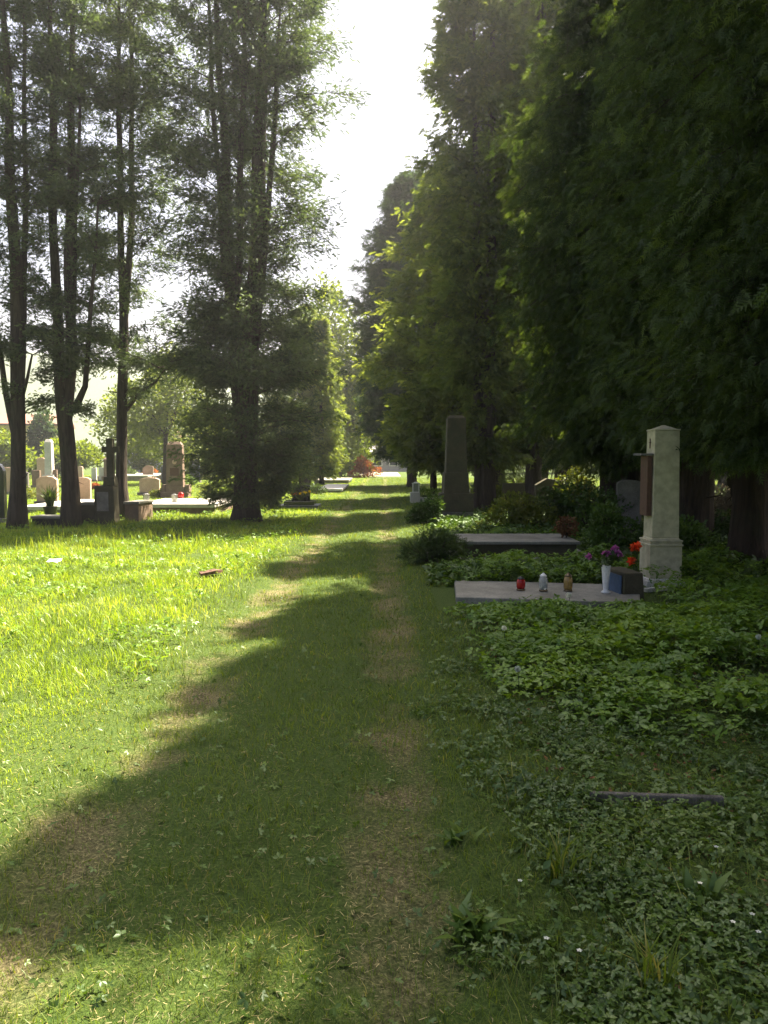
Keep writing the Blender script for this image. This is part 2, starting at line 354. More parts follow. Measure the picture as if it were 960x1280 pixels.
def make_tree(label, cat, loc, stems, env, z0, z1, nb, ntw, ns, L, leaf, bark, name='conifer_tree', group=None, rz=0, wob=.12, nside=12, **kw):
    t = thing(name, label, cat, (loc[0], loc[1], float(H(loc[0], loc[1]))-.05), rz, group)
    mb = MB()
    for k, s in enumerate(stems):
        P = np.array(s, float); zz = np.linspace(P[0, 2], P[-1, 2], max(8, int((P[-1, 2]-P[0, 2])*2.2)))
        q, rr = stem_at(s, zz); pts = []; rad = []
        for i in range(len(zz)):
            j = .02*math.sin(zz[i]*1.7+k*2+loc[0]); pts.append((q[i, 0]+j, q[i, 1]+.02*math.cos(zz[i]*1.3+k), zz[i])); rad.append(rr[i])
        mb.tube(pts, rad, nside, wob)
    for k in range(14):
        s_ = stems[k % min(2, len(stems))]; zz = random.uniform(.9, 5.5); q, rr = stem_at(s_, [zz]); a = random.uniform(0, 6.28); l_ = random.uniform(.12, .5); r_ = float(rr[0])*.8
        c_, s2_ = math.cos(a), math.sin(a); X_, Y_ = q[0][0], q[0][1]
        mb.tube([(X_+c_*r_*.6, Y_+s2_*r_*.6, zz), (X_+c_*(r_+l_*.5), Y_+s2_*(r_+l_*.5), zz+.04), (X_+c_*(r_+l_), Y_+s2_*(r_+l_), zz+random.uniform(-.1, .25))], [.018, .011, .004], 5)
    mb.build('trunk', bark, t, True)
    (cv, ct, rv), (bv, bt) = crown_arrays(stems, env, z0, z1, nb, ntw, ns, L, **kw)
    link_mesh('branches', np_mesh('branches', bv, bt), bark, t)
    link_mesh('crown', np_mesh('crown', cv, ct, rv), leaf, t)
    return t
def place_copy(src, loc, label, rz, sc=1., group=None, name=None):
    c = copy_tree(src); c.location = (loc[0], loc[1], float(H(loc[0], loc[1]))-.05); c.rotation_euler = (0, 0, rz)
    c.scale = (sc, sc, sc*random.uniform(.95, 1.08)); c['label'] = label
    if group: c['group'] = group
    if name: c.name = name
    return c

# ---- the left row: four thujas
XY = {k: at(*v) for k, v in dict(T1=(20, 660), T2=(88, 657), T3=(152, 648), T4=(308, 652)).items()}
def uz(key, pts):
    """stems read off the photo as (u, v, r): placed in the plane of the trunk, relative to its base"""
    bx, by = XY[key]; o = []
    for u, v, r, dy in pts: z = zat(v, by+dy); o.append((xat(u, by+dy)-bx, dy, max(z, -.05) if v < 640 else -.1, r))
    return o
def env_fn(pts):
    zs = [p[0] for p in pts]; rs = [p[1] for p in pts]
    return lambda z: float(np.interp(z, zs, rs))
gl = 'thujas in the row on the left'
s1 = [uz('T1', [(20, 660, .24, 0), (22, 600, .155, 0), (24, 530, .15, 0), (28, 400, .14, 0), (26, 200, .1, 0), (22, -60, .04, 0)]),
      uz('T1', [(23, 545, .09, .02), (10, 480, .06, -.1), (-2, 380, .045, -.2), (-14, 200, .03, -.3)]),
      uz('T1', [(24, 520, .08, .05), (37, 380, .07, .3), (44, 180, .05, .4), (48, -30, .03, .5)]),
      uz('T1', [(26, 505, .05, .0), (38, 470, .035, -.1), (46, 440, .02, -.2)])]
s2 = [uz('T2', [(88, 657, .25, 0), (88, 600, .18, 0), (84, 520, .17, 0), (80, 490, .13, 0), (75, 350, .1, 0), (78, 150, .08, 0), (80, -50, .03, 0)]),
      uz('T2', [(86, 530, .12, 0), (92, 430, .12, .1), (95, 300, .1, .2), (103, 100, .07, .2), (106, -60, .03, .2)]),
      uz('T2', [(93, 510, .09, 0), (108, 480, .065, -.1), (116, 420, .05, -.2), (124, 330, .035, -.3), (130, 250, .02, -.3)]),
      uz('T2', [(95, 420, .06, .2), (99, 330, .06, .3), (104, 250, .045, .3), (112, 120, .03, .3)])]
s3 = [uz('T3', [(154, 648, .2, 0), (150, 600, .14, 0), (155, 520, .13, 0), (157, 440, .12, 0), (159, 350, .09, 0), (158, 200, .07, 0), (162, -50, .03, 0)]),
      uz('T3', [(158, 430, .08, 0), (166, 350, .085, .1), (172, 250, .07, .1), (175, 100, .05, .1), (176, -60, .03, .1)]),
      uz('T3', [(158, 510, .06, 0), (176, 488, .04, -.2), (196, 476, .025, -.4), (208, 460, .015, -.5)])]
s4 = [uz('T4', [(308, 655, .44, 0), (309, 630, .3, 0), (309, 560, .25, 0), (314, 450, .2, 0), (326, 300, .19, 0), (330, 150, .15, 0), (338, -60, .06, 0)]),
      uz('T4', [(306, 580, .15, 0), (298, 470, .15, .3), (290, 300, .12, .4), (284, 120, .09, .4), (276, -40, .05, .4)]),
      uz('T4', [(300, 480, .08, .2), (282, 300, .07, .2), (272, 100, .05, .2), (268, -30, .03, .2)]),
      uz('T4', [(300, 480, .08, -.2), (302, 300, .08, -.3), (310, 100, .06, -.3), (314, -30, .03, -.3)]),
      uz('T4', [(322, 420, .08, -.1), (340, 250, .07, -.1), (350, 100, .05, -.1), (356, 0, .02, -.1)])]
airy = dict(up=.55, droop=.3, hang=.3, pairs='wide', clump=.075)
make_tree('bare-footed thuja at the left edge, its trunk forking low with a tuft of bare twigs', 'tree', XY['T1'], s1,
          env_fn([(2, .9), (4, 1.6), (8, 1.8), (13, 1.6), (14, 1.2)]), 2.6, 14, 195, 10, 20, .1, M['thuja_airy'], M['bark'], group=gl, seed=21, weights=[5, 2, 3, .2], gap=.35, zpow=.7, **airy)
make_tree('thuja with a thick trunk that splits into two parallel stems at head height', 'tree', XY['T2'], s2,
          env_fn([(2, 1.0), (4, 1.6), (8, 1.8), (13, 1.6), (14, 1.2)]), 2.4, 14, 195, 10, 20, .1, M['thuja_airy'], M['bark'], group=gl, seed=22, weights=[4, 4, 1.2, 1.5], gap=.35, zpow=.7, **airy)
make_tree('slender thuja with a slightly bowed trunk beside the stone cross', 'tree', XY['T3'], s3,
          env_fn([(2, .9), (4, 1.7), (8, 2.4), (13, 2.2), (14, 1.4)]), 2.4, 14, 215, 10, 20, .1, M['thuja_airy'], M['bark'], group=gl, seed=23, weights=[4, 4, .8], gap=.3, zpow=.75, **airy)
make_tree('broad many-stemmed thuja with flared foot and foliage almost to the ground, left of the path', 'tree', XY['T4'], s4,
          env_fn([(.5, 1.7), (1.8, 2.4), (3.2, 2.6), (5, 2.4), (8, 2.4), (11, 2.3), (14.5, 1.6)]), .4, 14.5, 620, 11, 20, .1, M['thuja_airy'], M['bark'], group=gl, seed=24, weights=[5, 3, 1.5, 1.5, 1.5], zpow=1.35, **airy)

# ---- the right side: tall drooping cypresses
def straight(h, r, lean=(0, 0), z=-.1, k=0):
    return [(0, 0, z, r*1.5), (0, 0, .5, r), (lean[0]*.5+.05*math.sin(k), lean[1]*.5, h*.5, r*.65), (lean[0], lean[1], h, .03)]
gr = 'tall dark conifers right of the path'
cy = dict(up=.25, droop=.5, hang=1.05, pairs=4, clump=.075, ragged=.4)
TR1 = make_tree('huge dark cypress behind the stone-topped tomb, its twin trunks hung with drooping sprays', 'tree', (4.75, 16.6),
          [straight(13, .24, (-.2, 0)), [(.45, .2, -.1, .22), (.5, .25, 4, .17), (.6, .3, 9, .1), (.7, .3, 12, .03)]],
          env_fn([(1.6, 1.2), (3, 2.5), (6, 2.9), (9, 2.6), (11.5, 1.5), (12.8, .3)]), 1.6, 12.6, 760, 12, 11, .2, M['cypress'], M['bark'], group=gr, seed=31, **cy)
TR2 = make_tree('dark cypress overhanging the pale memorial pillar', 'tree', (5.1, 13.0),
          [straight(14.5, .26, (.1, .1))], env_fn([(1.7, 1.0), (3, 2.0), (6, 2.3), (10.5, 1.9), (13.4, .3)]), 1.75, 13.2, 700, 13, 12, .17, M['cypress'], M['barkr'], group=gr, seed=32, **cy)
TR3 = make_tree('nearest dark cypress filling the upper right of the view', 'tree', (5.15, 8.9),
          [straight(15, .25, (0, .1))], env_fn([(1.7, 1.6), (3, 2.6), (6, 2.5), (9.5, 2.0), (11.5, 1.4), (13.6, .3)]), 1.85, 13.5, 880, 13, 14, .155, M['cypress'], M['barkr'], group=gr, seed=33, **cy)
TR4 = make_tree('tall thuja with thin sky-lit foliage on its path side, behind the dark obelisk', 'tree', (2.95, 22.5),
          [straight(15.5, .22, (0, 0)), [(-.2, .1, -.1, .18), (-.3, .1, 5, .13), (-.5, .2, 14, .03)]],
          env_fn([(1.2, .9), (3, 1.6), (5, 1.9), (9, 2.1), (13, 1.7), (15.5, .6)]), 1.3, 15.2, 430, 11, 9, .2, M['thuja'], M['bark'], group=gr, seed=34, **{**airy, 'hang': .5})
TC = make_tree('sunlit thuja with bare inner twigs showing, midway along the right of the path', 'tree', (2.35, 29.5),
          [straight(12.4, .2, (.1, 0)), [(.5, .1, -.1, .15), (.6, .1, 5, .11), (.7, .2, 11, .03)], [(-.5, .1, -.1, .13), (-.6, .1, 4, .1), (-.4, .2, 10, .03)]],
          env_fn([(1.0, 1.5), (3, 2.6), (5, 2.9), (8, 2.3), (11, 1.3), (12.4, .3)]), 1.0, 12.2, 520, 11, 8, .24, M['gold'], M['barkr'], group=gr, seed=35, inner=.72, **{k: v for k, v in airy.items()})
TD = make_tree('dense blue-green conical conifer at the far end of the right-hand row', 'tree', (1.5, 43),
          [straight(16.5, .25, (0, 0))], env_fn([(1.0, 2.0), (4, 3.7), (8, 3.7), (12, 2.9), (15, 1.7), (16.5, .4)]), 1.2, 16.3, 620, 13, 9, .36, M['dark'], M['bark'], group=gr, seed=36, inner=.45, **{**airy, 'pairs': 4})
TR3.rotation_euler.z = .5
TR5 = place_copy(TR3, (5.3, 5.3), 'dark cypress added just beyond the right edge of the view to shade the near weeds', 2.2, 1.0, gr)  # out-of-frame copy, added as a shadow caster for the right foreground
TR9 = place_copy(TR2, (5.5, 8.0), 'extra dark cypress set into the nearest one to shade the bottom of the path', 5.1, .88, gr)  # added copy: its shadow covers the sun patch at bottom centre
TR7 = place_copy(TR2, (5.1, 11.0), 'tall dark cypress added behind the pale memorial pillar to close a gap in the shade', 1.1, 1.0, gr)  # fill tree, put in to shade the lit stripe between neighbouring shadows
TR8 = place_copy(TR2, (5.7, 15.4), 'dark cypress added between the huge twin-trunked one and the pillar to join their shade', 3.1, .9, gr)  # another added caster, bridging the shadows of the trees either side
TR6 = place_copy(TR2, (4.2, 2.0), 'unseen dark cypress added beside the viewer on the right to shade the foreground', 4.2, 1.0, gr)  # stands outside the view, added only to cast shade near the camera
TR10 = place_copy(TR4, (4.6, 24.5), 'tall thuja behind the raised tomb, just right of the one with sky-lit foliage', 2.0, 1.12, gr)
gg = 'conifers in the grove behind the right-hand graves'
hid = 'dark conifer in the shaded grove behind the right-hand graves'
vis = {0: 'reddish-trunked conifer deep in the grove just right of the pale pillar', 1: 'conifer at the right edge of the grove in front of sunlit grass'}
spots = [(8.3, 18.5), (13.6, 27), (9.6, 21.8), (6.2, 27.5), (11.2, 33), (7.0, 35), (13.5, 36), (5.6, 41), (9.4, 43), (15.5, 29), (9.3, 13.5), (6.4, 49), (17, 40), (4.8, 33.5)]
for i, (x, y) in enumerate(spots):
    src = (TR1, TR2, TR4)[i % 3]
    place_copy(src, (x, y), vis.get(i, hid), random.uniform(0, 6), random.uniform(.85, 1.05), gg)
# far left of the path and beyond
gold = make_tree('pale feathery conifer beside the path behind the broad thuja', 'tree', at(402, 606), [straight(9.5, .13)],
          env_fn([(.3, 1.3), (2, 1.6), (5, 1.3), (8, .7), (9.5, .1)]), .3, 9.3, 260, 9, 7, .22, M['gold'], M['bark'], seed=41, **{**airy, 'hang': .6})
g2 = place_copy(TC, (-4.6, 47), 'yellow-green conifer left of the path end', 1.0, .85)
def bush_arrays(blobs, n, L, seed, tmpl=None, up=.3, shell=.55):
    r = np.random.default_rng(seed); vs = np.array([b[3]*b[4]*b[5] for b in blobs])**.67; k = r.choice(len(blobs), n, p=vs/vs.sum())
    B = np.array(blobs, float)[k]; d = nrm(r.normal(0, 1, (n, 3))); rr = shell+(1-shell)*r.random(n)**.5
    rr *= 1+.16*np.sin(d[:, 0]*7+B[:, 0]*3+seed)*np.sin(d[:, 2]*6+B[:, 1]*5)
    pos = B[:, :3]+d*B[:, 3:6]*rr[:, None]; pos += r.normal(0, L*.4, (n, 3)); pos[:, 2] = np.maximum(pos[:, 2], .02)
    ax = d+np.array([0, 0, up])+r.normal(0, .7, (n, 3)); nh = d*.5+np.array([0, 0, .6])+r.normal(0, .6, (n, 3))
    tm = tmpl or LEAF; v, t = inst(*tm, pos, ax, nh, L*r.uniform(.6, 1.3, n))
    rv = np.clip(.5+.25*np.sin(pos[:, 0]*4+seed)*np.sin(pos[:, 2]*5+pos[:, 1]*3)+r.normal(0, .15, n), 0, 1)
    return v, t, np.repeat(rv, len(tm[0]))
def bush(label, cat, loc, blobs, n, L, leaf, name='shrub', bark=None, seed=1, trunk=None, tmpl=None, group=None, extra=None):
    t = thing(name, label, cat, (loc[0], loc[1], loc[2] if len(loc) > 2 else float(H(loc[0], loc[1]))-.02), 0, group)
    v, tt, rv = bush_arrays(blobs, n, L, seed, tmpl)
    o = link_mesh('crown' if trunk else 'foliage', np_mesh('foliage', v, tt, rv), leaf, t)
    mb = MB(); rr = random.Random(seed)
    if trunk:
        h, r0 = trunk; mb.tube([(0, 0, -.1), (.02, 0, h*.4), (.05, .03, h)], [r0*1.3, r0, r0*.6], 9, .1)
        for b in blobs: mb.tube([(.03, .01, h*.75), (b[0]*.5, b[1]*.5, (h+b[2])*.5), (b[0], b[1], b[2]+b[5]*.3)], [r0*.5, r0*.3, r0*.1], 6)
        mb.build('trunk', bark or M['bark'], t, True)
    else:
        for b in blobs:
            for k in range(4):
                a = rr.uniform(0, 6.3); mb.tube([(b[0]*.4, b[1]*.4, 0), (b[0]+b[3]*.3*math.cos(a), b[1]+b[4]*.3*math.sin(a), b[2]), (b[0]+b[3]*.8*math.cos(a), b[1]+b[4]*.8*math.sin(a), b[2]+b[5]*rr.uniform(.2, .8))], [.012, .008, .003], 5)
        mb.build('stems', bark or M['bark'], t)
    return t
def blobs(w, d, h, n, seed, z0=.15, taper=.5):
    r = random.Random(seed); o = []
    for i in range(n):
        f = (i+.5)/n; z = z0+f*(h-z0)*.85; s = 1-taper*f; a = r.uniform(0, 6.3)
        o.append((w*.3*s*math.cos(a), d*.3*s*math.sin(a), z, w*.33*s+.05, d*.33*s+.05, h*.2+.03))
    return o
# background woods, bushes and small trees
bush('low rounded tree with olive and orange tinted leaves behind the brown granite obelisk', 'tree', (-12.6, 46), blobs(7, 6, 7.6, 10, 3, 2.6), 14000, .19, M['gold'], 'small_tree', seed=3, trunk=(3.6, .16))
bush('yellow-green bushy tree at the left edge in front of the yellow house', 'tree', (-31.5, 62), blobs(7, 6, 4.2, 9, 4, 1.2), 9000, .3, M['decid'], 'small_tree', seed=4, trunk=(1.6, .12))
bush('bright green bushy tree below the yellow house', 'tree', (-24.5, 62), blobs(5.5, 5, 2.8, 8, 5, .8), 6000, .27, M['decid'], 'small_tree', seed=5, trunk=(1.2, .1))
bush('dark rounded conifer right of the yellow house', 'tree', (-28.3, 67), blobs(3.4, 3.4, 5.6, 9, 6, .6), 8000, .25, M['dark'], 'conifer_tree', seed=6, trunk=(2, .15))
for i, (x, y, w, h, mm, lab) in enumerate([(-19.8, 66, 7, 5.6, 'thuja', 'green rounded tree behind the stone cross'), (-15.6, 70, 7, 7, 'dark', 'dark bushy tree behind the pink headstones'),
        (-13.5, 76, 9, 6.5, 'thuja', 'wide green tree far behind the graves on the left'), (-44, 75, 9, 6, 'thuja', 'wide green tree left of the yellow house'),
        (-7.5, 62, 6, 6.5, 'decid', 'pale green tree far behind the broad thuja'), (-5.2, 76, 5.5, 6, 'decid', 'sunny yellow-green tree left of the far path end'),
        (-12.6, 58, 5.5, 4.5, 'decid', 'low yellow-green tree right of the brown granite obelisk'), (-36, 62, 9, 4, 'shrub', 'broad dark green tree at far left behind the graves')]):
    bush(lab, 'tree', (x, y), blobs(w, w*.8, h, 9, 20+i, .9), 8000, .26, M[mm], 'small_tree', seed=20+i, trunk=(h*.35, .14))
bush('bright yellow-green young tree beside the far end of the path', 'tree', at(437, 595), blobs(3.8, 3, 3.6, 8, 41, .8), 6000, .22, M['decid'], 'small_tree', seed=41, trunk=(1.3, .08))
bush('tall pale green tree rising behind the pale feathery conifer, left of the path end', 'tree', (-3.6, 64), blobs(8, 6, 15.5, 14, 44, 1.5, .5), 20000, .3, M['decid'], 'broadleaf_tree', seed=44, trunk=(5, .2))
bush('rounded green tree straight above the far path end', 'tree', (-.6, 104), blobs(11, 8, 12, 12, 45, 2, .5), 14000, .4, M['thuja'], 'broadleaf_tree', seed=45, trunk=(4, .25))
bush('orange-red leaved shrub beside the far end of the path', 'shrub', at(455, 597), blobs(2.4, 2, 1.55, 6, 42, .2), 3000, .14, M['shrub_r'], seed=42)
for i, (x, y, s) in enumerate([(6, 100, 13), (-8, 112, 11), (18, 80, 14), (28, 60, 12), (40, 90, 16), (-52, 110, 7), (-20, 120, 7), (25, 120, 14), (22, 44, 10)]):
    bush(['tall broadleaf tree closing the view behind the path end', 'green tree on the skyline behind the far building', 'tall tree far behind the grove on the right', 'large tree glimpsed through the grove trunks',
          'outermost tall tree far to the right of the grove', 'distant tree on the left below the hill', 'distant green tree below the hill behind the left graves', 'tall tree far right beyond the path end', 'sunlit tree behind the grove at the right edge'][i],
         'tree', (x, y), blobs(s*.8, s*.7, s, 10, 60+i, 1.5), 9000, .4, M['shrub' if i % 2 else 'thuja'], 'broadleaf_tree', seed=60+i, trunk=(s*.35, .25), group='distant trees closing the view')

# ------------------------------------------------------------------ distant buildings
def house(label, loc, w, d, h, rh, wall, rz=0, wins=3, name='house', roofm=None):
    t = thing(name, label, 'house', loc, rz)
    wl = MB().box(-w/2, w/2, -d/2, d/2, 0, h).build('wall', wall, t)
    MB().prism([(-d/2-.5, h+.02), (d/2+.5, h+.02), (d/2+.5, h+.18), (0, h+rh), (-d/2-.5, h+.18)], -w/2-.4, w/2+.4).build('roof', roofm or M['roof'], t).rotation_euler = (0, 0, R(90))
    for i in range(wins):
        x = -w/2+w*(i+.5)/wins
        f = MB().box(x-.5, x+.5, -d/2-.06, -d/2-.003, h*.3, h*.9).build('window', M['white'], t)
        MB().box(x-.4, x+.4, -d/2-.09, -d/2-.063, h*.3+.1, h*.9-.1).build('pane', M['glass'], f)
    return t
house('yellow plastered house with a red tiled roof seen between the left trunks', (-38.6, 88, 0), 6.5, 9, 4.9, 1.4, M['yellowwall'], R(12), 0)
house('pale house roof glimpsed left of the broad thuja', (-23, 84, 0), 6, 7, 3.0, 1.3, M['whitewall'], R(-8), 2)
M['slate'] = stone('grey_violet_roof', (.3, .28, .3), (.4, .37, .4), (.2, .2, .2), .3, 6)
hb = house('pale lilac building closing the far end of the path', (.2, 92, 0), 7, 8, 2.0, .9, M['whitewall'], 0, 4, 'building', M['slate'])

# ------------------------------------------------------------------ graves, left side
gs = 'headstones among the left graves'
def hs_profile(w, h, kind):
    a = w/2
    if kind == 'round': return [(-a, 0), (a, 0)]+[(a*math.cos(g), h-a*.35+a*.35*math.sin(g)) for g in np.linspace(0, math.pi, 11)]
    if kind == 'shoulder': return [(-a, 0), (a, 0), (a, h*.86), (a*.86, h*.9), (a*.6, h*.97), (0, h), (-a*.6, h*.97), (-a*.86, h*.9), (-a, h*.86)]
    if kind == 'slant': return [(-a, 0), (a, 0), (a, h*.93), (-a*.2, h), (-a, h*.8)]
    return [(-a, 0), (a, 0), (a, h), (-a, h)]
def headstone(label, u0, u1, vt, vb, kind, mt, base=True, dep=.16, cat='headstone', group=gs, plate=None, name='headstone'):
    x, y = at((u0+u1)/2, vb); w = xat(u1, y)-xat(u0, y); h = zat(vt, y)
    t = thing(name, label, cat, (x, y, float(H(x, y))), random.uniform(-.05, .05), group)
    b = .12 if base else 0
    if base: MB().cbox(w*1.18, dep+.16, -.08, b).build('plinth', M['grey_stone'], t, bevel=.012)
    if kind == 'obelisk':
        MB().cbox(w*.96, w*.8, b, h*.2).build('pedestal', mt, t, bevel=.012)
        MB().cbox(w*.72, w*.6, h*.2, h*.93, w*.07).cbox(w*.58, w*.46, h*.93, h, w*.2).build('shaft', mt, t, bevel=.01)
    elif kind == 'column':
        MB().cbox(w*1.5, w*1.5, b, h*.22).build('pedestal', mt, t, bevel=.012)
        MB().cbox(w, w, h*.22, h*.93, .02).cbox(w*1.02, w*1.02, h*.93, h, w*.25).build('shaft', mt, t, bevel=.01)
    else:
        pr = [(px, pz+b) for px, pz in hs_profile(w, h-b, kind)]
        MB().prism(pr, -dep/2, dep/2).build('stone', mt, t, bevel=.012)
        if plate: MB().box(-w*.3, w*.3, -dep/2-.012, -dep/2-.002, h*.4, h*.75).build('plaque', plate, t)
    return t
headstone('black polished stele with a small cap cut off by the left edge', -12, 8, 577, 652, 'shoulder', M['black_stone'])
headstone('pale pink headstone with curved shoulders behind the spiky potted plant', 47, 73, 596, 632, 'shoulder', M['pink_stone'])
headstone('pale pink headstone just right of the twin-stemmed trunk', 96, 114, 597, 630, 'round', M['pink_stone'])
headstone('low broad pink headstone left of the brown granite obelisk', 175, 200, 597, 619, 'shoulder', M['pink_stone'])
headstone('tall pale square column rising above the small graves at far left', 58, 67, 549, 606, 'column', M['white_stone'])
headstone('small beige headstone left of the pale square column', 47, 57, 572, 600, 'round', M['pink_stone'])
headstone('grey-brown headstone beneath the pale square column', 41, 51, 588, 610, 'flat', M['brown_stone'])
headstone('small grey headstone just right of the leftmost trunk', 28, 36, 590, 611, 'round', M['grey_stone'])
headstone('low reddish block headstone right of the pale column base', 64, 72, 587, 606, 'flat', M['brown_stone'])
headstone('small upright pink stone peeking above the round-topped pink headstone', 97, 104, 583, 602, 'round', M['pink_stone'])
headstone('tiny pale stone left of the cross, the first of a pair', 115, 121, 585, 602, 'flat', M['white_stone'])
headstone('tiny pale stone left of the cross, nearer to it', 124, 130, 584, 602, 'round', M['white_stone'])
headstone('stepped reddish monument just left of the tall cross', 131, 139, 572, 602, 'column', M['brown_stone'])
headstone('small reddish headstone with flowers above the low broad pink one', 179, 192, 582, 601, 'slant', M['brown_stone'])
headstone('small blue-grey headstone left of the brown granite obelisk', 202, 211, 583, 603, 'flat', M['blue_stone'])
headstone('dark blue-grey headstone right of the brown granite obelisk', 237, 250, 580, 603, 'flat', M['blue_stone'])
headstone('tall black stele under the low branches right of the brown granite obelisk', 240, 249, 556, 600, 'flat', M['black_stone'])
headstone('lone dark slanted headstone beyond the slabs left of the path', 410, 428, 574, 592, 'slant', M['grey_stone'])
headstone('beige block headstone behind the leftmost trunk', 7, 18, 584, 618, 'flat', M['pink_stone'])
# brown granite obelisk monument with side blocks
x, y = at(220, 622); t = thing('obelisk_monument', 'brown granite obelisk with a carved emblem and side blocks behind the long pale slab', 'monument', (x, y, 0), .03)
k = y/F
MB().box(-17*k, 17*k, -.3, .3, -.05, .22).build('plinth', M['brown_stone'], t, bevel=.015)
MB().box(-11.5*k, 11.5*k, -.25, .25, .22, .46, .02).build('pedestal', M['brown_stone'], t, bevel=.015)
for a, b in ((-16.5, -12.2), (12.2, 18)): MB().box(a*k, b*k, -.22, .22, .223, .5).build('side_block', M['brown_stone'], t, bevel=.012)
MB().box(-10.5*k, 10.5*k, -.2, .2, .46, zat(556, y), .03).box(-9.2*k, 9.2*k, -.165, .165, zat(556, y)+.001, zat(552, y), .08).build('shaft', M['brown_stone'], t, bevel=.01)
em = MB().lathe([(.001, -.012), (.07, -.01), (.09, 0), (.07, .012), (.001, .014)], 12).build('emblem', M['pink_stone'], t, True)
em.location = (0, -.185, 1.38); em.rotation_euler = (R(90), 0, 0)
MB().box(-.17, .17, -.197, -.178, .85, 1.15).build('inscription_panel', M['rust'], t)
# long pale slab with lanterns
def slab_at(label, u0, u1, v0, v1, z, mt, side=None, cat='grave slab', name='grave_slab', group=None):
    xa, ya = at(u0, v1, z); xb, yb = at(u1, v0, z); xr = xat(u1, ya)
    t = thing(name, label, cat, ((xa+xr)/2, (ya+yb)/2, 0), 0, group); w, d = xr-xa, yb-ya
    MB().cbox(w, d, z-.1, z).build('slab', mt, t, bevel=.01)
    MB().cbox(w-.12, d-.12, -.1, z-.102).build('kerb', side or M['concrete'], t, bevel=.01)
    return t
slab_at('long pale slab in front of the brown granite obelisk, with lanterns on it', 168, 268, 623, 630, .3, M['white_stone'], M['brown_stone'])
slab_at('pale slab between the leftmost trunk and the twin-stemmed trunk', 22, 84, 624, 633, .2, M['white_stone'])
slab_at('far pale slab of the pair beside the path', 392, 436, 597, 600, .22, M['concrete'])
slab_at('near pale slab of the pair beside the path', 396, 428, 605, 611, .16, M['white_stone'])
slab_at('low pale kerbed grave far behind the stone cross', 120, 185, 591.5, 594, .4, M['white_stone'])
# the dark front row
x, y = at(134, 654); k = y/F
t = thing('stone_cross', 'tall dark stone cross on a broad mossy pedestal between two trunks', 'cross', (x, y, 0), 0)
MB().box(-13*k, 13*k, -.2, .2, -.1, zat(607, y), .02).build('pedestal', M['dark_stone'], t, bevel=.02)
MB().box(-8.5*k, 6*k, -.215, -.202, .3, .75).build('inscription_panel', M['grey_stone'], t)
MB().box(-2*k, 13*k, -.14, .14, zat(607, y)+.001, zat(596, y), .02).build('base', M['dark_stone'], t, bevel=.012)
zc = zat(562, y)
MB().box(2*k, 10*k, -.08, .08, zat(596, y)+.001, zat(548, y)).box(-4*k, 1.95*k, -.07, .07, zc-.07, zc+.07).box(10.05*k, 17*k, -.07, .07, zc-.07, zc+.07).build('cross', M['dark_stone'], t, bevel=.012)
def block(label, u0, u1, vt, vb, dep, mt, cat='stone block', name='stone_block', rz=0):
    x, y = at((u0+u1)/2, vb); w = xat(u1, y)-xat(u0, y); t = thing(name, label, cat, (x, y+dep/2, float(H(x, y))), rz)
    h = zat(vt, y)
    MB().cbox(w, dep, -.05, h-.06).build('body', mt, t, bevel=.012); MB().cbox(w+.05, dep+.05, h-.058, h).build('cap', M['concrete'], t, bevel=.01)
block('low dark stone block left of the stone cross', 99, 121, 627, 654, .5, M['dark_stone'])
block('low stone block with a sunlit right side, right of the stone cross', 158, 176, 627, 652, .9, M['brown_stone'], rz=-.1)
block('low dark plinth under the spiky potted plant', 40, 80, 644, 657, .5, M['black_stone'], 'plinth', 'plinth')
# spiky potted plant
x, y = at(60, 651); y += .15; t = thing('potted_plant', 'spiky dark green plant in a pot on the low dark plinth', 'potted plant', (x, y, .13))
MB().lathe([(.12, 0), (.17, .2), (.18, .22), (.15, .2), (.1, .18)], 14).build('pot', M['darkplastic'], t, True)
def blades(n, h, w, seed, spread=.8, lean=.8):
    r = np.random.default_rng(seed); a = r.uniform(0, 6.283, n); hh = h*r.uniform(.5, 1.1, n); o = lean*r.uniform(.15, 1, n)*hh
    return blade_mesh(r.normal(0, .03, n), r.normal(0, .03, n), np.zeros(n), hh, np.full(n, w), a, o, r.random(n), r)
def blade_mesh(x, y, z, h, w, a, bend, rv, r):
    n = len(x); dx, dy = np.cos(a), np.sin(a); b = a+np.pi/2+r.normal(0, .5, n); wx, wy = np.cos(b)*w/2, np.sin(b)*w/2
    def lv(f, wf): return np.stack([x+dx*bend*f*f-wx*wf, y+dy*bend*f*f-wy*wf, z+h*(f-.25*f*f*bend/np.maximum(h, .01))], -1), np.stack([x+dx*bend*f*f+wx*wf, y+dy*bend*f*f+wy*wf, z+h*(f-.25*f*f*bend/np.maximum(h, .01))], -1)
    A, B = lv(0, .8); C, D = lv(.55, 1.); E, _ = lv(1., 0)
    V = np.stack([A, B, D, C, E], 1).reshape(-1, 3)
    T = np.array([(0, 1, 2), (0, 2, 3), (3, 2, 4)])[None]+(np.arange(n)*5)[:, None, None]
    return V, T.reshape(-1, 3), np.repeat(rv, 5)
v, tt, rv = blades(90, .62, .035, 5); v[:, 2] += .18
link_mesh('leaves', np_mesh('leaves', v, tt, rv), M['shrub'], t)

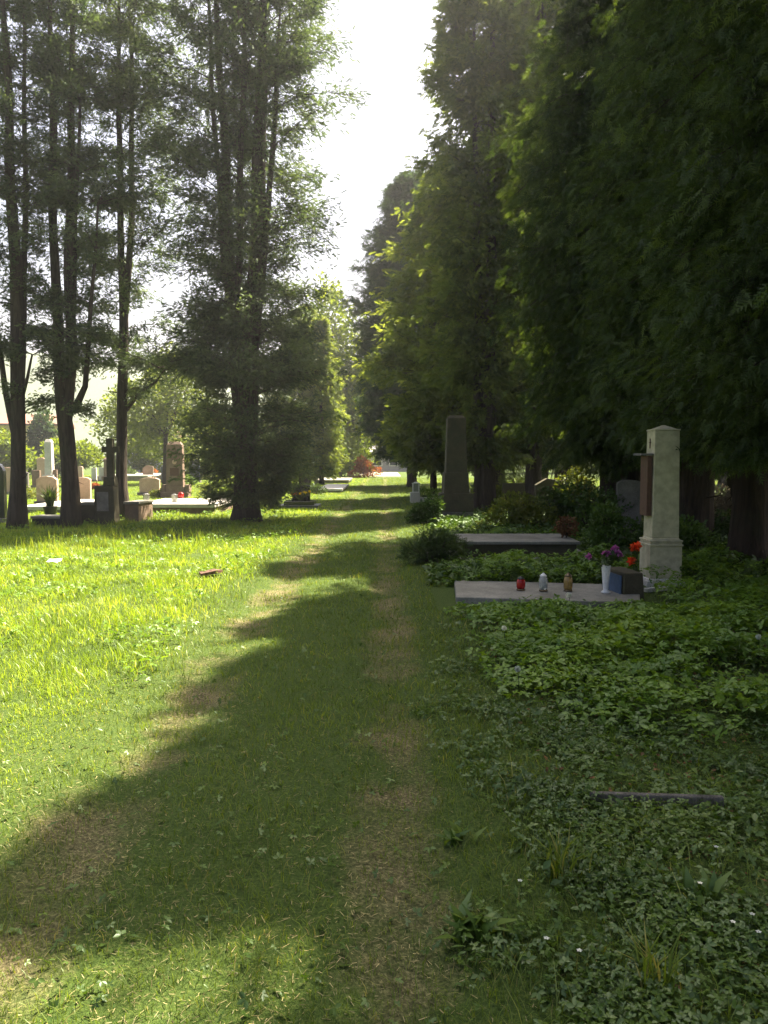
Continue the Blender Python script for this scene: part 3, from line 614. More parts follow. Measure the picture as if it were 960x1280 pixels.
# lanterns
def lantern(label, loc, s, body, lid, cat='grave lantern', tall=.2, group='grave lanterns', prof='jar'):
    t = thing('grave_lantern', label, cat, loc, 0, group)
    MB().lathe([(.042*s, 0), (.045*s, .012), (.038*s, .02)], 16).build('base', M['brass'], t, True)
    MB().lathe([(.036*s, .0205), (.043*s, .045), (.044*s, tall*.6), (.036*s, tall*.78), (.028*s, tall*.82)], 16).build('glass', body, t, True)
    l = MB().lathe([(.034*s, tall*.822), (.036*s, tall*.86), (.024*s, tall*.93), (.012*s, tall*.97), (.012*s, tall), (.004*s, tall*1.03)], 16).build('lid', lid, t, True)
    return t
def box_lantern(label, loc, w, h, fr, group='grave lanterns'):
    t = thing('grave_lantern', label, 'grave lantern', loc, 0, group); b = MB(); a = w/2; p = w*.14
    for sx in (-1, 1):
        for sy in (-1, 1): b.box(sx*a-(p if sx > 0 else 0), sx*a+(p if sx < 0 else 0), sy*a-(p if sy > 0 else 0), sy*a+(p if sy < 0 else 0), .025, h*.85)
    b.box(-a, a, -a, a, 0, .024).build('frame', fr, t, bevel=.003)
    MB().box(-a*1.15, a*1.15, -a*1.15, a*1.15, h*.851, h*.89).cbox(w*.8, w*.8, h*.891, h, w*.25).build('roof', fr, t, bevel=.003)
    MB().cbox(w*.68, w*.68, .026, h*.84).build('glass', M['clear'], t)
    MB().lathe([(w*.18, .03), (w*.18, h*.4)], 12).build('candle', M['wax'], t)
xx, yy = at(183, 627, .3); box_lantern('small metal box lantern on the left of the long pale slab', (xx, yy, .3), .14, .24, M['metal'])
xx, yy = at(218, 628, .3); box_lantern('small metal box lantern on the right of the long pale slab', (xx, yy, .3), .14, .24, M['metal'])
xx, yy = at(226, 623, .3); lantern('small red lantern at the foot of the brown granite obelisk', (xx, yy, .3), 2.2, M['redglass'], M['redglass'], tall=.2)
# black tiered grave with yellow flowers
x, y = at(372, 636); t = thing('tiered_grave', 'polished black tiered grave with yellow flowers by the broad thuja', 'grave', (x, y+.5, 0), .0)
k = y/F
MB().box(-24*k, 26*k, -.5, .6, -.05, .1).build('kerb', M['blue_stone'], t, bevel=.01)
MB().box(-18*k, 20*k, -.38, .5, .1015, .22).build('slab', M['black_stone'], t, bevel=.01)
MB().prism(hs_profile(22*k, .5, 'slant'), .2, .34).build('headstone', M['black_stone'], t, bevel=.01).location = (2*k, 0, .2215)
MB().box(2*k, 12*k, .17, .197, .35, .55).build('inscription_panel', M['grey_stone'], t)
def flowers(label, loc, n, h, spread, petm, vase=None, name='flower_bunch', bs=.03, leafy=60, seed=1, rz=0, cat='flowers'):
    t = thing(name, label, cat, loc, rz); r = np.random.default_rng(seed); z0 = 0
    if vase: 
        MB().lathe(vase[0], 18).build('vase', vase[1], t, True); z0 = vase[0][-1][1]-.02
    hd = np.stack([r.normal(0, spread, n), r.normal(0, spread, n), z0+h*r.uniform(.55, 1.05, n)], -1)
    st = MB()
    for p in hd: st.tube([(p[0]*.1, p[1]*.1, z0), (p[0]*.6, p[1]*.6, (z0+p[2])/2), tuple(p)], [.003, .0025, .002], 5)
    st.build('stems', M['shrub'], t)
    if leafy:
        f = r.random(leafy)**.7; k_ = r.integers(0, n, leafy); pos = hd[k_]*np.stack([f*.9, f*.9, np.ones(leafy)], -1); pos[:, 2] = z0+(hd[k_][:, 2]-z0)*f
        v, tt = inst(*LEAF, pos, r.normal(0, 1, (leafy, 3))+np.array([0, 0, .4]), r.normal(0, 1, (leafy, 3)), .07*r.uniform(.5, 1.2, leafy))
        link_mesh('leaves', np_mesh('leaves', v, tt, np.repeat(r.random(leafy), 4)), M['shrub'], t)
    for p in hd:
        q = 26; d = nrm(r.normal(0, 1, (q, 3))+np.array([0, 0, .4])); v, tt = inst(*LEAF, p+d*bs*.1, d, r.normal(0, 1, (q, 3)), bs*r.uniform(.8, 1.2, q), bs*1.3*np.ones(q))
        link_mesh('blossom', np_mesh('blossom', v, tt, np.repeat(r.random(q), 4)), petm, t)
    return t
flowers('yellow flowers in a dark pot on the black tiered grave', (x+8*k, y+.45, .2215), 4, .2, .06, M['yellow'], ([(.05, 0), (.07, .1), (.06, .12)], M['darkplastic']), bs=.045, seed=3)
flowers('orange flowers beside the black tiered grave headstone', (x-8*k, y+.5, .2215), 4, .16, .06, M['orange'], ([(.04, 0), (.05, .08)], M['darkplastic']), bs=.04, seed=4)

# ------------------------------------------------------------------ graves, right side
# dark obelisk
x, y = at(571, 650); k = y/F
t = thing('obelisk', 'tall dark mossy obelisk with chamfered top standing right of the path', 'monument', (x, y+.4, 0), 0)
MB().cbox(41*k, 41*k, -.1, zat(640, y)).build('plinth', M['grey_stone'], t, bevel=.02)
MB().cbox(43*k, 43*k*.95, zat(640, y)+.002, zat(617, y), .02).build('base', M['dark_stone'], t, bevel=.02)
MB().cbox(32*k, 32*k, zat(617, y)+.002, zat(591, y), .02).build('pedestal', M['dark_stone'], t, bevel=.015)
MB().cbox(27*k, 27*k, zat(591, y)+.002, zat(522, y), 2*k).cbox(23*k, 23*k, zat(522, y)+.002, zat(518, y), 4*k).build('shaft', M['dark_stone'], t, bevel=.012)
# raised tomb
z = .3; xa, ya = at(575, 677, z); xb, yb = at(568, 667, z); xr, _ = at(737, 682, z)
t = thing('raised_tomb', 'raised grave tomb with a dappled stone top and dark sides, behind the candle slab', 'grave', ((xa+xr)/2, ya, 0), 0)
w = xr-xa; d = yb-ya
MB().box(-w/2, w/2, 0, d, z-.045, z).build('top_slab', M['concrete'], t, bevel=.008)
MB().box(-w/2+.04, w/2-.04, .05, d-.05, .06, z-.047).build('tomb_body', M['dark_stone'], t, bevel=.008)
MB().box(-w/2-.02, w/2+.25, -.12, d+.05, -.05, .058).build('kerb', M['concrete'], t, bevel=.01)
MB().box(-w/2-.5, -w/2-.06, .25, .9, -.05, .1).build('step', M['concrete'], t, bevel=.01)
# candle slab
z = .07; c1 = at(570, 746, z); c2 = at(568, 725, z); c3 = at(800, 731, z); c4_ = at(800, 753, z)
t = thing('grave_slab', 'flat grey grave slab with three candle lanterns in the ivy', 'grave slab', (c1[0], c1[1], 0), 0)
pts = [(p[0]-c1[0], p[1]-c1[1]) for p in (c1, c4_, c3, c2)]
MB().add([(a, b, -.05) for a, b in pts]+[(a, b, z) for a, b in pts], [(3, 2, 1, 0), (4, 5, 6, 7), (0, 1, 5, 4), (1, 2, 6, 5), (2, 3, 7, 6), (3, 0, 4, 7)]).build('slab', M['concrete'], t, bevel=.012)
def on(u, v): a = at(u, v, z); return (a[0], a[1], z+.001)
def jar_h(vt, y): return zat(vt, y)-z
# on the slab
p = on(651, 738); lantern('red candle jar with a dark lid on the candle slab', p, 1.15, M['redglass'], M['darkplastic'], tall=.155)
p = on(679, 739); lantern('clear candle jar with a pale cap, middle of the three on the slab', p, 1.1, M['clear'], M['white'], tall=.2)
p = on(710, 739); lantern('amber candle jar with a metal lid, rightmost of the three on the slab', p, 1.15, M['amber'], M['brass'], tall=.2)
p = on(757, 741)
vp = [(.05, 0), (.052, .012), (.026, .03), (.03, .06), (.042, .2), (.05, .29), (.052, .3), (.046, .3)]
flowers('purple-pink flowers in a white footed vase at the right end of the candle slab', p, 9, .2, .085, M['purple'], (vp, M['white']), name='vase_of_flowers', bs=.04, seed=6, leafy=110)
# broken stele with blue plate
xs_, ys_ = at(790, 752)
t = thing('broken_stele', 'low dark broken stele with a blue enamel face beside the white vase', 'headstone', (xs_, ys_+.25, 0), R(8))
MB().box(-.12, .14, -.2, .35, -.05, .3, .02).build('stone', M['dark_stone'], t, bevel=.015)
MB().box(-.137, -.122, -.17, .3, .02, .27).build('plate', M['bluepl'], t)
# pale pillar
x0, y0 = at(812, 734); 
t = thing('memorial_pillar', 'tall pale sandstone pillar with a mounted brown plaque, right of the candle slab', 'monument', (x0+.19, y0+.2, 0), 0)
PM = M['pale_stone']
MB().cbox(.46, .46, -.08, .075).cbox(.42, .42, .0755, .1, .01).build('plinth', M['white_stone'], t, bevel=.008)
MB().cbox(.385, .385, .1005, .49).build('pedestal', PM, t, bevel=.006)
MB().cbox(.41, .41, .4905, .515).cbox(.38, .38, .5155, .54).cbox(.4, .4, .5405, .565).cbox(.345, .345, .5655, .59, .01).build('moulding', PM, t, bevel=.006)
MB().cbox(.325, .325, .5905, 1.87, .016).build('shaft', PM, t, bevel=.006)
MB().cbox(.31, .31, 1.8705, 1.89).cbox(.25, .25, 1.8905, 1.94, .11).build('capital', PM, t, bevel=.006)
MB().box(-.225, -.166, -.13, .13, .85, 1.57).build('plaque', M['rust'], t, bevel=.006)
MB().box(-.31, -.16, -.15, .15, 1.575, 1.6).build('plaque_hood', M['grey_stone'], t, bevel=.004)
MB().box(-.162, -.154, -.006, .006, 1.66, 1.78).box(-.1615, -.1545, -.03, .03, 1.725, 1.737).build('cross', M['rust'], t)
flowers('two orange-red blossoms leaning against the foot of the pale pillar', (x0-.14, y0+.02, .1), 3, .38, .05, M['orange'], None, bs=.055, leafy=40, seed=9)
t = thing('stone_fragment', 'pale broken stone strip lying at the foot of the pale pillar', 'stone', (*at(820, 740), .03), R(25))
MB().box(-.16, .16, -.03, .03, -.02, .025).build('fragment', M['white_stone'], t, bevel=.004)
# white grave with lantern left of obelisk
x, y = at(520, 629)
t = thing('planter_grave', 'small white stone grave front with a planter trough left of the dark obelisk', 'grave', (x, y, 0), 0); k = y/F
MB().box(-7*k, 5*k, 0, .5, -.05, .36).build('pillar', M['white_stone'], t, bevel=.015)
MB().box(5.1*k, 30*k, .05, .45, -.05, .2).build('trough', M['white_stone'], t, bevel=.012)
MB().box(7*k, 28*k, .08, .42, .2015, .26).build('soil', M['ground'], t)
box_lantern('white-framed box lantern on the white grave front left of the obelisk', (x, y+.2, .361), .24, .36, M['white'])
bush('low green planting in the white trough left of the obelisk', 'plant', (x+17*k, y+.25), [(-.12, 0, .33, .2, .15, .12), (.15, 0, .33, .2, .15, .12)], 500, .07, M['cover'], 'plant', seed=70)
# stones behind
headstone('dark square headstone under the trees right of the obelisk', 628, 655, 603, 642, 'flat', M['dark_stone'], dep=.25, group='headstones right of the path')
headstone('dark wide headstone with a sloping top behind the raised tomb', 668, 703, 598, 645, 'slant', M['dark_stone'], dep=.25, group='headstones right of the path')
headstone('dark rounded headstone half hidden by the clipped bush behind the pillar', 770, 800, 600, 672, 'round', M['grey_stone'], group='headstones right of the path')
slab_at('pale grave slab in the undergrowth right of the obelisk', 597, 622, 612, 620, .2, M['concrete'])
slab_at('pale grave ledger glimpsed far behind the pale pillar', 655, 700, 611, 614, .35, M['concrete'])
# fallen timber edging
a, b = at(737, 1014), at(905, 1020); L_ = math.hypot(b[0]-a[0], b[1]-a[1])
t = thing('timber_edging', 'old grey timber edging lying in the ground cover at right', 'edging board', (a[0], a[1], float(H(*a))), math.atan2(b[1]-a[1], b[0]-a[0]))
MB().box(0, L_, 0, .03, -.08, .052, 0).build('board', M['wood'], t, bevel=.006)
# shrubs on the right
bush('clipped dark yew bush behind the white vase', 'shrub', at(768, 700), blobs(.75, .6, .82, 7, 80, .15, .35), 5200, .05, M['ivy'], seed=80)
bush('round dark glossy bush at the left foot of the obelisk', 'shrub', at(538, 655), blobs(.8, .7, .62, 6, 81, .1), 2600, .075, M['ivy'], seed=81)
bush('ferny green bush at the path end of the raised tomb', 'shrub', at(545, 706), blobs(.8, .6, .5, 7, 82, .08, .3), 2600, .07, M['shrub'], seed=82, tmpl=SPR[4])
bush('leafy variegated bush behind the raised tomb', 'shrub', at(650, 664), blobs(1.5, .8, .75, 8, 83, .1, .4), 4200, .07, M['shrub_y'], seed=83)
bush('dense green bush behind the raised tomb, near its head end', 'shrub', at(700, 662), blobs(1.2, .9, .85, 8, 84, .1, .4), 3600, .07, M['shrub'], seed=84)
bush('yellowish sapling glowing in the gap behind the raised tomb', 'shrub', at(722, 655), blobs(.9, .7, 1.3, 7, 85, .2, .3), 2400, .08, M['shrub_y'], seed=85)
bush('leafy undergrowth bush right of the obelisk plinth', 'shrub', at(615, 640), blobs(1.3, .8, .8, 7, 86, .1, .4), 3400, .08, M['decid'], seed=86)
bush('pale pink flowering shrub in the light right of the pillar', 'shrub', at(908, 655), blobs(1.7, 1.2, .85, 8, 87, .15, .3), 3600, .07, M['pale_flower'], seed=87)
bush('pale pink flowering shrub at the right edge', 'shrub', at(965, 658), blobs(1.6, 1.2, .8, 8, 88, .15, .3), 3400, .07, M['pale_flower'], seed=88)
bush('green bush below the pale pink flowering shrubs', 'shrub', at(920, 690), blobs(2.4, 1.2, .6, 9, 89, .1, .3), 5200, .06, M['shrub'], seed=89)
bush('dark green undergrowth bush just right of the pale pillar', 'shrub', at(870, 700), blobs(1.2, 1, .6, 7, 90, .1, .3), 3600, .06, M['ivy'], seed=90)
bush('tangled dark undergrowth behind the clipped yew', 'shrub', at(745, 670), blobs(1.6, 1.0, 1.0, 8, 91, .1, .3), 4200, .07, M['ivy'], seed=91)
bush('sunlit golden thuja shrub in the gap left of the huge cypress', 'shrub', at(672, 632), blobs(2.2, 1.4, 3.4, 9, 92, .3, .4), 9000, .1, M['gold'], seed=92, tmpl=SPR[3])
bush('sparse dark red potted plant on the head end of the raised tomb', 'plant', (*at(708, 672, .3), .301), [(0, 0, .17, .15, .15, .13)], 500, .05, M['deadleaf'], 'potted_plant', seed=93)

# ------------------------------------------------------------------ grass, ground cover
def stuff(name, label, cat, me, mt):
    o = link_mesh(name, me, mt); return tag(o, label, cat, kind='stuff')
SLABS = [(.55, 2.95, 8.0, 9.45), (.95, 3.3, 11.45, 13.9), (2.95, 3.5, 9.3, 9.95)]
def clear(x, y, z=None, m=0):
    k = np.ones(len(x), bool)
    for a, b, c, d in SLABS: k &= ~((x > a-m) & (x < b+m) & (y > c-m) & (y < d+m))
    return k
def scatter(n, y0, y1, p, seed, marg=.9, half=.5):
    """points over the visible wedge, density falling with distance as y**-p"""
    r = np.random.default_rng(seed); yy = np.linspace(y0, y1, 400); w = (2*half*yy+2*marg)*yy**-p; c = np.cumsum(w); c /= c[-1]
    y = np.interp(r.random(n), c, yy); x = (r.random(n)*2-1)*(half*y+marg); return x, y, r
def track(x, y): return np.clip(np.exp(-((x-XL(y))/.26)**2)+np.exp(-((x-XR(y))/.24)**2), 0, 1)
def patch(x, y): return .5+.5*nz(x, y, 1.1, 21)*.7+.3*nz(x, y, .35, 22)
def bare(x, y): return np.clip(track(x, y)*(.22+.42*nz(x, y, .5, 44))+np.clip(.55-patch(x, y), 0, 1)*np.where(x > -.6, .5, 1.)*(y < 7)+np.clip((4.5-y)*.25, 0, .35)*(x < .3)-.1, 0, .9)
def lawnside(x, y): return np.clip((XL(y)-.35-x)/.5, 0, 1)
# path turf
x, y, r = scatter(330000, 1.9, 60, 1.35, 1)
cov = np.clip((x-.55-.1*nz(x, y, .6, 5))/.5, 0, 1)*(y < 14)
keep = (r.random(len(x)) > bare(x, y)) & (r.random(len(x)) > lawnside(x, y)*.85) & clear(x, y) & (r.random(len(x)) > cov*.8)
x, y = x[keep], y[keep]; n = len(x)
h = (.035+.03*r.random(n)**2)*(1+.5*nz(x, y, .5, 6)*.5)*(1+.02*y); w = .0028*(y/3)**.55*r.uniform(.7, 1.3, n)
rv = np.clip(r.beta(2, 3, n)+.35*(r.random(n) < .12), 0, 1)
v, tt, rr = blade_mesh(x, y, H(x, y)-.004, h, w, r.uniform(0, 6.283, n), h*r.uniform(.2, 1.1, n), rv, r)
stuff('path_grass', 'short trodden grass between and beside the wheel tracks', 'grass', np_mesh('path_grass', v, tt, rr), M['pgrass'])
# long lawn on the left
x, y, r = scatter(640000, 2.6, 70, 1.25, 2, 1.2, .52)
keep = (r.random(len(x)) < lawnside(x, y)*(1-.75*np.clip(bare(x, y)*(y < 5), 0, 1))); x, y = x[keep], y[keep]; n = len(x)
tall = np.clip((y-3.4)/2.5, .25, 1)*np.where(y > 24, .6, 1)
h = (.04+.065*r.random(n)**1.5)*tall*(1+.5*nz(x, y, .7, 7))*(1+.9*(nz(x, y, .45, 61) > .75)); w = .0036*(y/4)**.55*r.uniform(.6, 1.4, n)
rv = np.clip(.33+.22*nz(x, y, 1.2, 8)+r.normal(0, .15, n)+.5*(r.random(n) < .07), 0, 1)
v, tt, rr = blade_mesh(x, y, H(x, y)-.004, h, w, r.uniform(0, 6.283, n), h*r.uniform(.2, 1.0, n), rv, r)
stuff('lawn_grass', 'long bright lawn grass left of the wheel tracks', 'grass', np_mesh('lawn_grass', v, tt, rr), M['grass'])
# seed heads / taller stalks at the edge of the left shade
r = np.random.default_rng(5); n = 900; y = r.uniform(12, 16.5, n); x = r.uniform(-9, -3, n)
h = r.uniform(.15, .38, n); v, tt, rr = blade_mesh(x, y, H(x, y), h, np.full(n, .006), r.uniform(0, 6.283, n), h*.3, r.uniform(.3, .8, n), r)
stuff('tall_grass', 'taller grass stalks along the shade of the left trees', 'grass', np_mesh('tall_grass', v, tt, rr), M['grass'])
# straw, thatch and fallen bits
x, y, r = scatter(110000, 1.9, 24, 1.5, 3)
keep = (r.random(len(x)) < .07+bare(x, y)) & clear(x, y) & (x < 3.4+.3*y) & (r.random(len(x)) > lawnside(x, y)*.7); x, y = x[keep], y[keep]; n = len(x)
a = r.uniform(0, 6.283, n); ax = np.stack([np.cos(a), np.sin(a), r.normal(.08, .22, n)], -1)
TW = (np.array([(-.5, 0, 0), (.5, 0, 0), (.35, 1, 0), (-.35, 1, 0)]), np.array([(0, 1, 2), (0, 2, 3)]))
v, tt = inst(*TW, np.stack([x, y, H(x, y)+.004+.012*r.random(n)], -1), ax, np.array([[0, 0, 1.]]).repeat(n, 0)+r.normal(0, .25, (n, 3)), (.01+.022*r.random(n)**2), .0022*(y/3)**.5*r.uniform(.6, 1.5, n))
stuff('straw_litter', 'dry straw and conifer litter on the wheel tracks', 'litter', np_mesh('straw_litter', v, tt, np.repeat(r.random(n), 4)), M['thatch'])
# compound leaves (ground elder): three leaflets on a stalk
def tern(seed=0, nl=3):
    V, T = [], []
    for k, a in enumerate(np.linspace(-1.25, 1.25, nl) if nl > 1 else [0]):
        ca, sa = math.cos(a), math.sin(a); b = len(V)
        for (px, py, pz) in [(0, .05, 0), (.2, .3, .05), (.27, .55, .04), (0, 1, -.1), (-.27, .55, .04), (-.2, .3, .05), (0, .5, -.03)]:
            V.append((px*ca+py*sa, py*ca-px*sa, pz))
        T += [(b, b+1, b+6), (b+1, b+2, b+6), (b+2, b+3, b+6), (b+3, b+4, b+6), (b+4, b+5, b+6), (b+5, b, b+6)]
    return np.array(V), np.array(T)
T3 = tern(); T5 = tern(1, 5); T1_ = tern(2, 1)
def leafbed(name, label, cat, x, y, z, size, mt, r, tmpl=T3, tilt=.35):
    n = len(x); a = r.uniform(0, 6.283, n); ax = np.stack([np.cos(a), np.sin(a), r.normal(-.05, tilt, n)], -1)
    nh = np.array([[0, 0, 1.]]).repeat(n, 0)+r.normal(0, tilt, (n, 3))
    v, tt = inst(*tmpl, np.stack([x, y, z], -1), ax, nh, size)
    rv = np.clip(.45+.2*nz(x, y, .8, 9)+r.normal(0, .2, n), 0, 1)
    return stuff(name, label, cat, np_mesh(name, v, tt, np.repeat(rv, len(tmpl[0]))), mt)
x, y, r = scatter(150000, 3.6, 15, .9, 4, .3, .52)
e = .62+.12*nz(x, y, .8, 10)+.75*np.clip((5.6-y)/1.5, 0, 1.6)
dens = np.clip((x-e)/.5, 0, 1)*np.clip((y-3.9-.25*nz(x, y, .7, 11))/.8, 0, 1)
hole = np.exp(-((x-2.55)/.55)**2-((y-5.3)/.35)**2)+.8*np.exp(-((x-3.6)/.4)**2-((y-8.6)/.5)**2)+.7*np.exp(-((x-.95)/.3)**2-((y-4.9)/.2)**2)
dens = dens*np.clip(1-1.3*hole, 0, 1)*np.clip(.75+.5*nz(x, y, .6, 12), .1, 1)
keep = (r.random(len(x)) < dens*np.clip((16-y)/3, 0, 1)) & clear(x, y, m=.03) & (x < 5.6); x, y = x[keep], y[keep]; n = len(x)
hh = (.07+.12*np.clip((x-e[keep])/.8, 0, 1))*(1+.45*nz(x, y, .45, 13))
hh = np.where((y < 8.05) & (y > 7.5) & (x < 2.9), np.minimum(hh, .09), hh)
z = H(x, y)+np.maximum(.01, hh*(1-.75*r.random(n)**2))
leafbed('ground_cover', 'knee-low ground elder covering the bank in front of the candle slab', 'ground cover', x, y, z, .046*r.uniform(.45, 1.35, n), M['cover'], r)
# small weeds, strawberries and clover in the near right corner
x, y, r = scatter(200000, 1.9, 9, 1.2, 6, .5, .52)
dens = np.clip((x-.25-.15*nz(x, y, .5, 14))/.35, 0, 1)*np.clip(.5+.5*nz(x, y, .4, 15), .1, 1)*np.clip((7-y)/2.5, 0.1, 1)+.012*(x < .3)
keep = (r.random(len(x)) < dens) & clear(x, y); x, y = x[keep], y[keep]; n = len(x)
leafbed('low_weeds', 'small strawberry and clover leaves in the near right corner', 'weeds', x, y, H(x, y)+.01+.05*r.random(n)**1.3, .018*r.uniform(.5, 1.6, n), M['weed'], r, T3, .4)
x, y, r = scatter(30000, 2., 16, 1.1, 7, .5, .52)
keep = (x > .35) & (r.random(len(x)) < .35+.3*nz(x, y, .5, 16)) & clear(x, y); x, y = x[keep], y[keep]; n = len(x)
h = .05+.1*r.random(n)**2; v, tt, rr = blade_mesh(x, y, H(x, y), h, .003*(y/3)**.5*r.uniform(.7, 1.5, n), r.uniform(0, 6.283, n), h*r.uniform(.4, 1.4, n), r.beta(2, 3, n), r)
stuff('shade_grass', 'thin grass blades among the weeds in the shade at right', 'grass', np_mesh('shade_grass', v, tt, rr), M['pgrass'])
# ivy between the slab and the tomb, and round the right-hand graves
r = np.random.default_rng(17); n = 26000; x = r.uniform(.3, 5.5, n); y = r.uniform(9.3, 24, n)
dens = np.where((y < 12.0) & (x < 3.1), 1, .5)*np.clip((x-.45-.1*nz(x, y, .6, 18)-.05*(y-9))/.4, 0, 1)
keep = (r.random(n) < dens) & clear(x, y, m=.02); x, y = x[keep], y[keep]; n = len(x)
leafbed('ivy', 'dark ivy spreading between the candle slab and the raised tomb', 'ivy', x, y, H(x, y)+.02+np.where((x < 3.3) & (y > 10.6) & (y < 14), .05, .16)*r.random(n)*np.clip(1+.5*nz(x, y, .5, 19), .3, 2), .07*r.uniform(.6, 1.2, n), M['ivy'], r, T3, .45)
r = np.random.default_rng(18); n = 22000; x = r.uniform(-9, -1.6, n); y = r.uniform(5.2, 22, n); keep = nz(x, y, .9, 20) > .15; x, y = x[keep], y[keep]; n = len(x)
leafbed('lawn_weeds', 'broad-leaved weeds scattered through the long lawn', 'weeds', x, y, H(x, y)+.04+.09*r.random(n), .038*r.uniform(.5, 1.3, n), M['cover'], r, T3, .4)
# woodland floor litter on the right and under the left row
r = np.random.default_rng(19); n = 16000; x = np.concatenate([r.uniform(2.0, 12, n//2), r.uniform(-9.5, -1.6, n//4), r.uniform(.8, 4.4, n//4)]); y = np.concatenate([r.uniform(9, 30, n//2), r.uniform(15.5, 21, n//4), r.uniform(2.2, 8, n//4)])
k_ = clear(x, y); x, y = x[k_], y[k_]; n = len(x)
leafbed('leaf_litter', 'brown fallen leaves and needles under the trees', 'litter', x, y, H(x, y)+.008+.01*r.random(n), .03*r.uniform(.4, 1.3, n), M['deadleaf'], r, LEAF, .3)
r = np.random.default_rng(23); n = 30000; x = r.uniform(3.2, 16, n); y = r.uniform(9, 40, n); k_ = nz(x, y, 2, 33) > -.2; x, y = x[k_], y[k_]; n = len(x)
leafbed('undergrowth', 'low green undergrowth on the floor of the grove', 'ground cover', x, y, H(x, y)+.03+.2*r.random(n), .09*r.uniform(.5, 1.3, n), M['shrub'], r, T3, .45)
# rosettes, tufts, dandelion clocks
def tuft(label, loc, n, h, w, seed, mt, name='grass_tuft', cat='grass tuft', lean=.8):
    v, tt, rv = blades(n, h, w, seed, lean=lean); o = link_mesh(name, np_mesh(name, v, tt, rv), mt); o.location = (loc[0], loc[1], float(H(*loc))); return tag(o, label, cat, group='tufts and rosettes standing out of the turf')
tuft('upright bright grass tuft at the edge of the sun patch, lower left', at(212, 1103), 12, .1, .005, 1, M['pgrass'])
tuft('dock plant with broad upright leaves in the near right weeds', at(880, 1135), 9, .13, .035, 2, M['weed'], 'dock_plant', 'weed')
tuft('large grass tuft in the near right corner', at(820, 1250), 40, .2, .006, 3, M['pgrass'])
tuft('dandelion rosette right of the near end of the right wheel track', at(585, 1175), 22, .12, .035, 4, M['weed'], 'dandelion_plant', 'weed', 1.4)
tuft('small dandelion rosette beside the track in the middle distance', at(565, 1060), 18, .09, .03, 5, M['weed'], 'dandelion_plant', 'weed', 1.5)
tuft('grass tuft below the timber edging', at(700, 1110), 50, .2, .006, 6, M['pgrass'])
def clock(label, u, v, z, s=.024):
    x, y = at(u, v, z); g = float(H(x, y)); t = thing('dandelion_clock', label, 'dandelion', (x, y, g), 0, 'dandelion clocks')
    MB().tube([(0, .01, 0), (.01, 0, z*.5), (0, 0, z-g)], [.003, .0025, .002], 6).build('stem', M['shrub'], t)
    r = np.random.default_rng(int(u)); d = nrm(r.normal(0, 1, (130, 3))); v_, tt = inst(*LEAF, d*.2*s+np.array([0, 0, z-g]), d, r.normal(0, 1, (130, 3)), np.full(130, s*.8), np.full(130, s*.35))
    link_mesh('seed_head', np_mesh('seed_head', v_, tt, np.repeat(r.random(130), 4)), M['whitepet'], t)
clock('dandelion clock just in front of the candle slab edge', 711, 744, .16, .034)
clock('dandelion clock in the ground elder nearest the path', 630, 785, .2); clock('dandelion clock at the right edge of the ground elder', 948, 796, .22); clock('dandelion clock low in the middle of the ground elder', 647, 836, .16)
t = thing('fallen_bark', 'reddish-brown piece of bark lying in the sunlit lawn', 'bark', (*at(262, 722), .05), .9)
MB().add([(-.2, -.08, 0), (.02, -.11, .01), (.2, -.03, 0), (.16, .1, .01), (-.1, .09, 0), (-.2, -.08, .03), (.02, -.11, .05), (.2, -.03, .03), (.16, .1, .04), (-.1, .09, .03)],
         [(4, 3, 2, 1, 0), (5, 6, 7, 8, 9), (0, 1, 6, 5), (1, 2, 7, 6), (2, 3, 8, 7), (3, 4, 9, 8), (4, 0, 5, 9)]).build('bark_piece', M['rust'], t)
t = thing('crumpled_paper', 'white crumpled scrap lying in the sunlit lawn at left', 'litter', (*at(68, 711), .05), 0)
cr = MB(); rr_ = random.Random(4)
P_ = [[(i*.04-.08, j*.04-.08, .05+rr_.uniform(0, .04)) for i in range(5)] for j in range(5)]
cr.add([p for row in P_ for p in row], [(j*5+i, j*5+i+1, (j+1)*5+i+1, (j+1)*5+i) for j in range(4) for i in range(4)]); o = cr.build('paper', M['white'], t)
sm = o.modifiers.new('solid', 'SOLIDIFY'); sm.thickness = .003
# small white strawberry blossoms
r = np.random.default_rng(29); 
for i, (u, v_) in enumerate([(875, 1112), (940, 1150), (948, 1172), (724, 1195), (683, 1180), (895, 1065), (916, 1160), (650, 1110)]):
    x, y = at(u, v_, .08); z0 = float(H(x, y)); a = np.arange(5)*1.2566
    v, tt = inst(*LEAF, np.tile([x, y, z0+.075], (5, 1)), np.stack([np.cos(a), np.sin(a), a*0+.15], -1), np.array([[0, 0, 1.]]).repeat(5, 0), np.full(5, .01), np.full(5, .014))
    t = thing('strawberry_flower', 'tiny white five-petalled flower among the near right weeds', 'flower', (0, 0, 0), 0, 'tiny white flowers in the weeds')
    t.location = (x, y, z0); v = v-np.array([x, y, z0])
    link_mesh('petals', np_mesh('petals', v, tt, np.repeat(r.random(5), 4)), M['whitepet'], t)
    MB().tube([(0, 0, 0), (.005, 0, .04), (0, 0, .076)], [.0012, .001, .001], 5).build('stem', M['shrub'], t)

